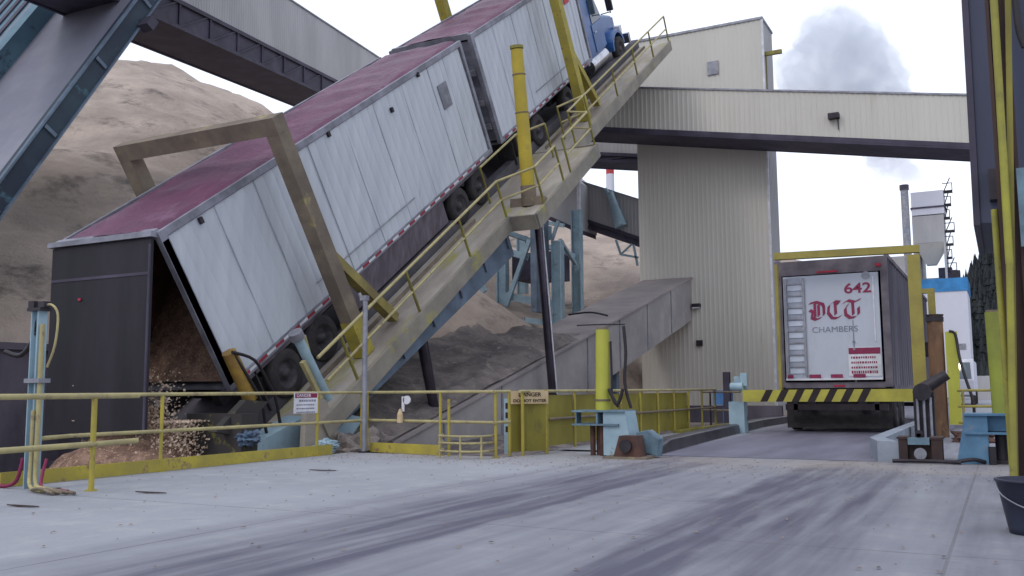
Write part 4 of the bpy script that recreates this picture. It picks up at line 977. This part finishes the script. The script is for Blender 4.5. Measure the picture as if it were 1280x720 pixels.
# ================================================================ STANDS AND CYLINDERS OF THE RIGHT DUMPER
def stand_left():
    y = 14.6; t = thing('cylinder_stand', 'pale blue trapezoid stand carrying the short yellow cylinder left of the lane', 'stand', (-5.8, y, 0))
    MB().poly([(-5.88, y-.2, .02), (-5.38, y-.2, .02), (-5.50, y-.2, .74), (-5.88, y-.2, .74)], (0, .5, 0)).build('pedestal', 'blue', t)
    MB().box((-6.42, y-.25, .72), (-5.5, y+.35, .75)).box((-6.42, y-.25, .50), (-5.6, y+.35, .53)).box((-6.0, y-.22, .53), (-5.97, y+.3, .72)).box((-6.42, y-.1, .53), (-6.4, y+.1, .72)).build('shelf', 'bluedull', t)
    MB().tube((-6.05, y+.1, 0), (-6.05, y+.1, .5), .07).tube((-5.95, y-.05, 0), (-5.95, y-.05, .5), .05).tube((-6.15, y, .0), (-6.15, y, .5), .045).build('leg', 'rust', t)
    c = MB().tube((-6.0, y+.1, .75), (-5.985, y+.1, 2.1), .125, .115, 20).build('cylinder', 'lime', t)
    MB().tube((-6.0, y+.1, .9), (-6.0, y+.1, .93), .135, n=20).build('band', 'tan', c)
    MB().tube((-5.985, y+.1, 2.1), (-5.985, y+.1, 2.14), .09, n=16).build('cap', 'tan', c)
    h = MB().path([(-5.85, y+.12, 1.9), (-5.83, y+.1, 1.3), (-5.82, y+.08, .95), (-5.72, y+.1, .8)], .02).path([(-5.62, y+.15, 2.15), (-5.58, y+.12, 1.7), (-5.6, y+.1, 1.2), (-5.5, y+.1, .78)], .028)
    h.path([(-5.85, y, 1.1), (-5.7, y, .85), (-5.6, y, 1.1)], .03); h.build('hose', 'hose', t)
    MB().path([(-6.5, y+.2, 2.2), (-6.1, y+.2, 2.2), (-5.6, y+.15, 2.18)], .012).build('wire', 'hose', t)
M['bluedull'] = mat('dull_blue', (.17, .27, .33), (.10, .15, .19), 3, .6, spots=(.3, .2, .12), ss=8, slo=.6, shi=.7)
stand_left()
t = thing('hinge_bearing', 'rusty hinge bearing with grey lid on a plate beside the left stand', 'bearing', (-5.3, 14.2, 0))
MB().box((-5.72, 13.95, 0), (-4.98, 14.35, .035)).build('base_plate', 'tan', t)
MB().poly([(-5.55, 14.0, .035), (-5.1, 14.0, .035), (-5.16, 14.0, .36), (-5.45, 14.0, .36)], (0, .3, 0)).build('housing', 'rust', t)
MB().tube((-5.33, 13.93, .2), (-5.33, 14.35, .2), .1, n=18).build('pin', 'dark', t)
bevel(MB().poly([(-5.25, 14.36, .1), (-4.95, 14.36, .02), (-4.92, 14.36, .3), (-5.1, 14.36, .44), (-5.3, 14.36, .4)], (0, .25, 0)).build('lid', 'bluedull', t))
def stand_right():
    y = 15.2; t = thing('cylinder_stand', 'blue trapezoid stand below the greenish yellow cylinder at the right edge', 'stand', (-.4, y, 0))
    MB().poly([(-.66, y-.3, .0), (-.24, y-.3, 0), (-.24, y-.3, .68), (-.53, y-.3, .68)], (0, .55, 0)).build('pedestal', 'blued', t)
    MB().box((-.54, y-.34, .68), (.6, y+.35, .71)).box((-.54, y-.34, .42), (.6, y+.35, .45)).box((.1, y-.2, .45), (.13, y+.3, .68)).box((-.24, y-.1, .46), (.6, y+.2, .67)).build('shelf', 'blued', t)
    MB().tube((-.08, y, 0), (-.08, y, .42), .08).tube((.1, y-.1, 0), (.1, y-.1, .42), .06).box((-.2, y-.2, 0), (.3, y+.2, .05)).tube((-.2, y-.35, .0), (-.2, y-.35, .25), .05).build('leg', 'dark', t)
    c = MB().tube((-.06, y+.05, .71), (-.09, y+.05, 2.17), .115, .105, 20).build('cylinder', 'limed', t)
    MB().tube((-.09, y+.05, 2.17), (-.09, y+.05, 2.2), .09, n=16).build('cap', 'tan', c)
M['blued'] = mat('stand_blue', (.12, .25, .38), (.08, .17, .27), 2, .6, spots=(.2, .2, .22), ss=4, slo=.6, shi=.72)
M['limed'] = mat('olive_green_yellow', (.30, .33, .05), (.22, .24, .05), 2, .55)
stand_right()
def motor():
    y = 14.85; t = thing('hinge_motor', 'squat dark brown machine with pale disc and lifting eye right of the lane', 'machine', (-1.12, y, 0))
    MB().box((-1.42, y, .0), (-1.3, y+.4, .36)).box((-.98, y, 0), (-.84, y+.4, .36)).box((-1.3, y+.1, .0), (-.98, y+.4, .33)).box((-1.44, y-.02, .34), (-1.28, y+.4, .37)).box((-1.0, y-.02, .34), (-.82, y+.4, .37)).build('body', 'rust2', t)
    MB().box((-1.29, y-.03, .26), (-1.0, y+.1, .36)).build('bracket', 'bluedull', t)
    MB().tube((-1.13, y-.02, .13), (-1.13, y+.08, .13), .085, n=20).build('disc', 'grey', t)
    MB().tube((-1.14, y-.0, .42), (-1.14, y+.06, .42), .05, n=16).box((-1.17, y, .36), (-1.11, y+.05, .42)).build('lifting_eye', 'dark', t)
M['rust2'] = mat('dark_rust', (.07, .04, .035), (.04, .025, .025), 3, .7)
motor()
g = MB().path([(-1.5, 14.75, .03), (-1.0, 14.7, .04), (-.6, 14.72, .03)], .03, n=6).path([(-.7, 14.7, .03), (-.45, 14.8, .07), (-.3, 14.9, .03)], .03, n=6)
o = g.build('cable_scrap', 'dark'); tag(o, 'dark length of cable lying in front of the squat brown machine', 'cable')
# rear lift cylinder of the right lane
def rear_cyl():
    y = 22.0; p = onY(1168, 395, y); q = onY(1168, 500, y)
    t = thing('lift_cylinder', 'rusty brown upright cylinder with a yellow side tube beside trailer 642', 'cylinder', (p.x, y, 0))
    MB().tube((p.x, y, 0), (p.x, y, p.z), .16, n=20).build('casing', 'rustb', t); MB().tube((p.x, y, p.z), (p.x, y, p.z+.03), .18, n=20).box((p.x-.17, y-.17, p.z-.12), (p.x+.17, y+.17, p.z-.02)).build('cap', 'dark', t)
    MB().box((p.x+.19, y-.1, .3), (p.x+.42, y+.05, onY(1180, 415, y).z)).build('side_tube', 'lime', t)
    a = onY(1186, 414, y-.1); MB().path([a, onY(1194, 418, y-.1), onY(1199, 445, y-.2), onY(1206, 470, y-.3), onY(1216, 500, y-.4), onY(1218, 520, y-.4)], .03).build('hose', 'hose', t)
    a = onY(1148, 490, 20.5); b = onY(1184, 468, 20.5)
    MB().tube(a, b, .14, .1, 12).build('lock_arm', 'dark', t)
    a = onY(1160, 490, 20.3); d = MB().tube((a.x-.1, 20.1, a.z), (a.x-.1, 20.7, a.z), .17, n=16).box((a.x-.28, 20.3, 0), (a.x+.1, 20.6, a.z)).build('lock_block', 'dark', t)
    g = MB()
    for k in range(3): g.tube((a.x-.2+k*.12, 20.2, 0), (a.x-.2+k*.12, 20.2, a.z-.1), .025)
    g.build('pipe', 'grey', t)
M['rustb'] = mat('rusty_brown', (.22, .12, .06), (.12, .065, .04), 3, .7, 0, (1, 1, .4), spots=(.08, .05, .04), ss=4, slo=.55, shi=.65)
rear_cyl()
t = guard('guard_rail', 'dull yellow railing behind the right blue stand', [(-.85, 21), (1.6, 21)], [(-.75, 21), (-.2, 21), (.35, 21), (.9, 21), (1.5, 21)], zr=(1.02, .7, .38), m='olive2', pm='olive2')
crumple('scrap_heap', V((-.55, 20.2, .12)), (.35, .3, .16), 'rust', 'rusty scrap and hose bundle at the foot of the right railing', 'scrap', 21)

# ================================================================ RIGHT FOREGROUND COLUMN AND CABIN
def hood():
    y = 10.2; t = thing('dust_hood_enclosure', 'dark blue grey clad enclosure hanging high at the right edge', 'enclosure', (.4, y, 2.6))
    a = onY(1212, 0, y); b = onY(1221, 278, y); c = onY(1257, 291, y)
    w0 = a.x; 
    MB().poly([(b.x, y, b.z), (b.x+.16, y, b.z-.02), (b.x+.16, y, c.z), (1.9, y, c.z), (1.9, y, 7), (w0-.03, y, 7)], (0, 2.4, 0)).build('cladding', 'navy', t)
    MB().poly([(b.x-.03, y-.03, b.z-.03), (b.x+.03, y-.03, b.z-.03), (w0+.0, y-.03, 7), (w0-.06, y-.03, 7)], (0, 2.46, 0)).build('edge_trim', 'under', t)
    q = onY(1243, 250, y-.1); MB().box((q.x-.04, y-.15, q.z), (q.x+.06, y-.003, q.z+.3)).build('bracket', 'dark', t)
hood()
def column():
    y = 9.4; t = thing('steel_column', 'tall dark brown and yellow steel column at the right edge', 'column', (.12, y, 0))
    def P(u, v, yy=y): return onY(u, v, yy)
    MB().box((.045, y, 0), (.075, y+.22, 7)).box((.076, y+.09, 0), (.2, y+.12, 7)).box((.2, y, 0), (.23, y+.22, 7)).build('column', 'brown', t)
    a = P(1240, -40, y-.2); b = P(1262, 330, y-.2); c = P(1270, 560, y-.2)
    MB().tube(a+(a-b)*.6, b, .033).tube(b, P(1268, 640, y-.2), .03).build('outer_tube', 'lime3', t)
    a = P(1262, -40, y-.12); b = P(1272, 250, y-.12); MB().beam(a+(a-b)*.5, P(1270, 640, y-.1), .05, .04, (0, 1, 0)).build('angle_bar', 'olive', t)
    a = P(1243, 262, y+.1); b = P(1266, 585, y+.1); MB().tube(a, b, .03).build('conduit', 'lime3', t)
    q = P(1278, 290); MB().box((q.x-.02, y-.16, q.z-.15), (q.x+.25, y-.13, q.z+.55)).build('side_plate', 'bluedull', t)
    q = P(1275, 55); MB().path([q+V((-.02, -.2, .5)), q+V((-.01, -.2, .1)), q+V((.03, -.2, -.1))], .03).build('hose', 'hose', t)
    MB().box((0.0, y-.25, 0), (.3, y+.3, .04)).build('base_plate', 'dark', t)
M['lime3'] = mat('yellow_green_tube', (.36, .34, .05), (.24, .22, .05), 2, .5, spots=(.12, .09, .05), ss=5, slo=.6, shi=.7)
column()
def bucket():
    c = V((.22, 6.8, 0)); vs = []; n = 28
    c = dep(1296, 690, 6.9); c.z = 0
    prof = [(.0, .01), (.17, .0), (.18, .05), (.24, .38), (.255, .385), (.255, .40), (.235, .40), (.165, .06), (0, .05)]
    fs = []
    for r, z in prof:
        for k in range(n): a = 2*math.pi*k/n; vs.append((c.x+r*math.cos(a), c.y+r*math.sin(a), z))
    for i in range(len(prof)-1):
        for k in range(n): fs.append((i*n+k, i*n+(k+1) % n, (i+1)*n+(k+1) % n, (i+1)*n+k))
    t = thing('bucket', 'black plastic bucket standing at the lower right corner', 'bucket', tuple(c))
    MB().add(vs, fs, True).build('body', 'rubber2', t)
    g = MB().path([(c.x-.25, c.y, .39), (c.x-.2, c.y-.12, .28), (c.x, c.y-.25, .2), (c.x+.2, c.y-.12, .28), (c.x+.25, c.y, .39)], .006, n=6); g.build('handle', 'grey', t)
M['rubber2'] = mat('black_plastic', (.035, .045, .075), (.03, .03, .05), 3, .45)
bucket()

# ================================================================ DISTANT PLANT
def plant():
    y = 110
    t = thing('white_building', 'distant white building with bright blue roof band', 'building', (-5, y, 0))
    a = onY(1146, 350, y); b = onY(1208, 350, y); c = onY(1208, 363, y)
    MB().box((a.x, y, -1), (b.x, y+9, c.z)).build('wall', 'whitew', t); MB().box((a.x-.1, y-.1, c.z), (b.x+.1, y+9.1, a.z)).build('roof_band', 'bluep', t)
    p = onY(1203, 433, y); MB().box((p.x-.35, y-.08, p.z-.3), (p.x+.35, y-.01, p.z+.3)).build('vent', 'grey', t)
    t = thing('storage_silo', 'square grey silo with hopper bottom and side stairs rising behind the blue banded roof', 'silo', (-6, 112, 12))
    y = 113
    def P(u, v): return onY(u, v, y)
    a, b, c, d = P(1138, 241), P(1179, 241), P(1178, 305), P(1139, 305)
    MB().poly([(a.x, y, P(1138,270).z), (b.x, y, P(1138,270).z), (b.x, y, a.z), (a.x, y, a.z)], (0, 4, 0)).build('head', 'whitew', t)
    e = P(1138, 271); MB().box((a.x, y, d.z), (b.x-.1, y+4, e.z-.02)).build('body', 'siding2', t)
    MB().box((a.x-.1, y-.1, P(1138, 262).z), (b.x+.15, y+4.1, P(1138, 260).z)).build('band', 'under', t)
    z0 = P(1150, 330).z; m_ = (a.x+b.x)/2; vs = [(a.x, y, d.z-.02), (b.x, y, d.z-.02), (b.x, y+4, d.z-.02), (a.x, y+4, d.z-.02), (m_-.5, y+1.5, z0), (m_+.5, y+1.5, z0), (m_+.5, y+2.5, z0), (m_-.5, y+2.5, z0)]
    MB().add(vs, [(0,1,5,4),(1,2,6,5),(2,3,7,6),(3,0,4,7),(4,5,6,7),(0,3,2,1)]).build('hopper', 'siding', t)
    zb = P(1150, 352).z
    g = MB()
    for x in (a.x+.1, b.x-.15): 
        for yy in (y+.1, y+3.8): g.box((x-.12, yy-.12, zb-2), (x+.12, yy+.12, d.z))
    g.build('leg', 'siding2', t)
    g = MB()
    for k in range(7):
        z = zb+1+k*1.5; w_ = (.9, .5, .7)[k % 3]; g.box((b.x-.12, y+.2, z), (b.x+w_, y+1.6, z+.12)); g.tube((b.x+w_, y+.2, z), (b.x+w_, y+.2, z+.9), .05, n=6); g.tube((b.x+.05, y+.2, z), (b.x+w_*.8, y+.2, z+1.5), .06, n=6); g.tube((b.x-.1, y+.2, z+.9), (b.x+w_, y+.2, z+.9), .05, n=6)
    g.build('stairs', 'dark', t)
    MB().box((b.x+.3, y, P(1190, 352).z), (b.x+1.2, y+1.5, P(1190, 338).z)).build('lamp_house', 'dark', t)
    y = 116; t = thing('process_house', 'low pale boxy plant house with pipes behind the blue banded roof', 'building', (-8, y, 0))
    a, b, c = onY(1100, 322, y), onY(1146, 334, y), onY(1200, 345, y)
    MB().box((a.x, y, -1), (b.x+.6, y+6, a.z)).box((b.x+.603, y+.5, -1), (c.x, y+6, c.z)).build('wall', 'siding2', t)
    MB().tube((b.x+.3, y-.3, 0), (b.x+.3, y-.3, a.z+2.5), .28, n=12).build('pipe', 'grey', t)
    MB().tube((b.x+.3, y-.3, a.z+2.5), (b.x+1.8, y-.3, a.z+3.2), .28, n=12).build('pipe', 'grey', t)
    MB().box((c.x-2.2, y+.2, c.z), (c.x-.8, y+2, c.z+1.1)).build('roof_unit', 'under', t)
    y = 108; p = onY(1130, 232, y)
    t = thing('steel_chimney', 'slim grey steel chimney giving off the smoke plume', 'chimney', (p.x, y, 0))
    MB().tube((p.x, y, -1), (p.x, y, p.z), .4, n=20).build('shaft', 'grey', t); MB().tube((p.x, y, p.z-.5), (p.x, y, p.z+.05), .48, n=20).build('rim', 'under', t)
    y = 170; p = onY(762, 190, y); t = thing('banded_chimney', 'distant white chimney with a red band seen left of the tower', 'chimney', (p.x, y, 0))
    z1 = onY(762, 218, y).z; z2 = onY(762, 170, y).z
    MB().tube((p.x, y, -1), (p.x, y, z1), .95, .8, 20).build('shaft', 'whitew', t); MB().tube((p.x, y, z1), (p.x, y, z2), .8, .75, 20).build('red_band', 'redband', t)
    # loader or lorry with a lit lamp
    y = 62; a = onY(1184, 449, y); b = onY(1218, 476, y)
    t = thing('white_lorry', 'white lorry with one lit headlight far down the yard', 'lorry', ((a.x+b.x)/2, y, 0))
    x0, x1 = a.x, b.x; zt = a.z
    bevel(MB().poly([(x0, y+1.3, .5), (x0, y+.25, .6), (x0, y, 1.5), (x0, y+.4, zt), (x0, y+1.3, zt), ], (x1-x0, 0, 0)).build('cab', 'whitew', t), .06)
    MB().box((x0, y+1.4, .8), (x1, y+7, zt-.1)).build('box_body', 'whitew', t)
    MB().poly([(x0+.15, y+.0, 1.62), (x1-.15, y+.0, 1.62), (x1-.2, y+.32, zt-.2), (x0+.2, y+.32, zt-.2)], (0, -.03, -.01)).build('windscreen', 'glass', t)
    q = onY(1198, 458, y); MB().tube((q.x, y-.05, q.z), (q.x, y+.3, q.z), .16, n=16).build('headlight', 'lamp', t)
    for x in (x0+.3, x1): wheel(t, None, x, y+.9, .5); wheel(t, None, x, y+5.5, .5)
    # far low buildings and pipework
    y = 90; a = onY(1210, 470, y); o = MB().box((a.x, y, 0), (a.x+30, y+5, a.z)).box((a.x+2, y, a.z+.003), (a.x+20, y+3, a.z+.6)).build('far_shed', 'siding2'); tag(o, 'low grey shed at the foot of the wooded hill', 'shed')
plant()

# ================================================================ SMOKE PLUME
def plume():
    base = onY(1130, 229, 108)
    P = [((1131, 227), .7), ((1130, 222), 1.0), ((1127, 215), 1.7), ((1120, 205), 2.2), ((1110, 196), 3.0), ((1098, 186), 2.6), ((1104, 172), 3.2), ((1094, 150), 3.9), ((1078, 128), 4.6), ((1066, 106), 5.0), ((1054, 84), 5.2), ((1042, 62), 4.8), ((1030, 44), 3.6), ((1010, 95), 4.0), ((1020, 70), 3.2), ((1072, 78), 3.0)]
    bm = bmesh.new(); rnd = random.Random(4)
    for (uv, r) in P:
        c = onY(uv[0], uv[1], 108)
        for k in range(5 if r > 1.5 else 2):
            o_ = V((rnd.gauss(0, .3), rnd.gauss(0, .3), rnd.gauss(0, .3)))*r
            bmesh.ops.create_icosphere(bm, subdivisions=3, radius=r*rnd.uniform(.55, .85), matrix=Matrix.Translation(c+o_-base))
    me = bpy.data.meshes.new('smoke_plume'); bm.to_mesh(me); bm.free()
    o = bpy.data.objects.new('smoke_plume', me); COL.objects.link(o); o.location = base
    rm = o.modifiers.new('join', 'REMESH'); rm.mode = 'VOXEL'; rm.voxel_size = .3
    tx = bpy.data.textures.new('puffs', 'CLOUDS'); tx.noise_scale = 1.8; tx.noise_depth = 4
    dm = o.modifiers.new('puffs', 'DISPLACE'); dm.texture = tx; dm.strength = 2.2; dm.mid_level = .55
    m = bpy.data.materials.new('smoke'); m.use_nodes = True; t = m.node_tree; t.nodes.clear()
    ou = t.nodes.new('ShaderNodeOutputMaterial'); vol = t.nodes.new('ShaderNodeVolumePrincipled')
    vol.inputs['Color'].default_value = (.90, .935, 1.0, 1); vol.inputs['Density'].default_value = .26; vol.inputs['Anisotropy'].default_value = .2
    tcn = t.nodes.new('ShaderNodeTexCoord'); nz = t.nodes.new('ShaderNodeTexNoise'); nz.inputs['Scale'].default_value = .38; nz.inputs['Detail'].default_value = 6; nz.inputs['Roughness'].default_value = .65
    mr = t.nodes.new('ShaderNodeMapRange'); mr.inputs[1].default_value = .38; mr.inputs[2].default_value = .60; mr.inputs[3].default_value = .07; mr.inputs[4].default_value = .34
    t.links.new(tcn.outputs['Object'], nz.inputs[0]); t.links.new(nz.outputs[0], mr.inputs[0]); t.links.new(mr.outputs[0], vol.inputs['Density'])
    t.links.new(vol.outputs[0], ou.inputs['Volume']); me.materials.append(m)
    tag(o, 'lavender grey smoke plume drifting left from the steel chimney', 'smoke', kind='stuff')
plume()
# small litter on the concrete
def litter():
    b = MB()
    for k in range(900):
        if random.random() < .55: x = random.uniform(-10.3, 0); y = random.gauss(12.9, .8)
        else: x = random.uniform(-10.4, 1.5); y = random.uniform(3, 14.5)
        if y > 13.6 and x < -7.3: continue
        s = random.uniform(.006, .03); a = random.uniform(0, 6.28); d = V((math.cos(a), math.sin(a), 0))*s; e = V((-d.y, d.x, 0))*.5
        c = V((x, y, .012)); b.add([c-d, c+e, c+d, c-e, c+V((0,0,.008))], [(0,1,4),(1,2,4),(2,3,4),(3,0,4)])
    o = b.build('scattered_chips', 'chip2'); tag(o, 'scattered chips and grit lying on the concrete', 'litter', kind='stuff')
M['chip2'] = mat('muddy_chip', (.30, .22, .17), (.12, .10, .10), 3, .9)
litter()
for k, (u, v, lab) in enumerate(((405, 589, 'flat dark scrap of rubber on the concrete just left of the grey pole'), (30, 634, 'long thin dark stick on the concrete near the hose tangle'), (190, 617, 'thin dark stick lying on the concrete below the pit railing'))):
    d = ray(u, v); p = CAM+d*(-CH/d.z)
    o = MB().poly([(p.x-.25, p.y-.01, .008), (p.x-.05, p.y-.03, .008), (p.x+.2, p.y+.02, .008), (p.x+.1, p.y+.03, .008), (p.x-.15, p.y+.01, .008)], (0, 0, .01)).build('scrap_strip', 'rust2'); tag(o, lab, 'scrap')
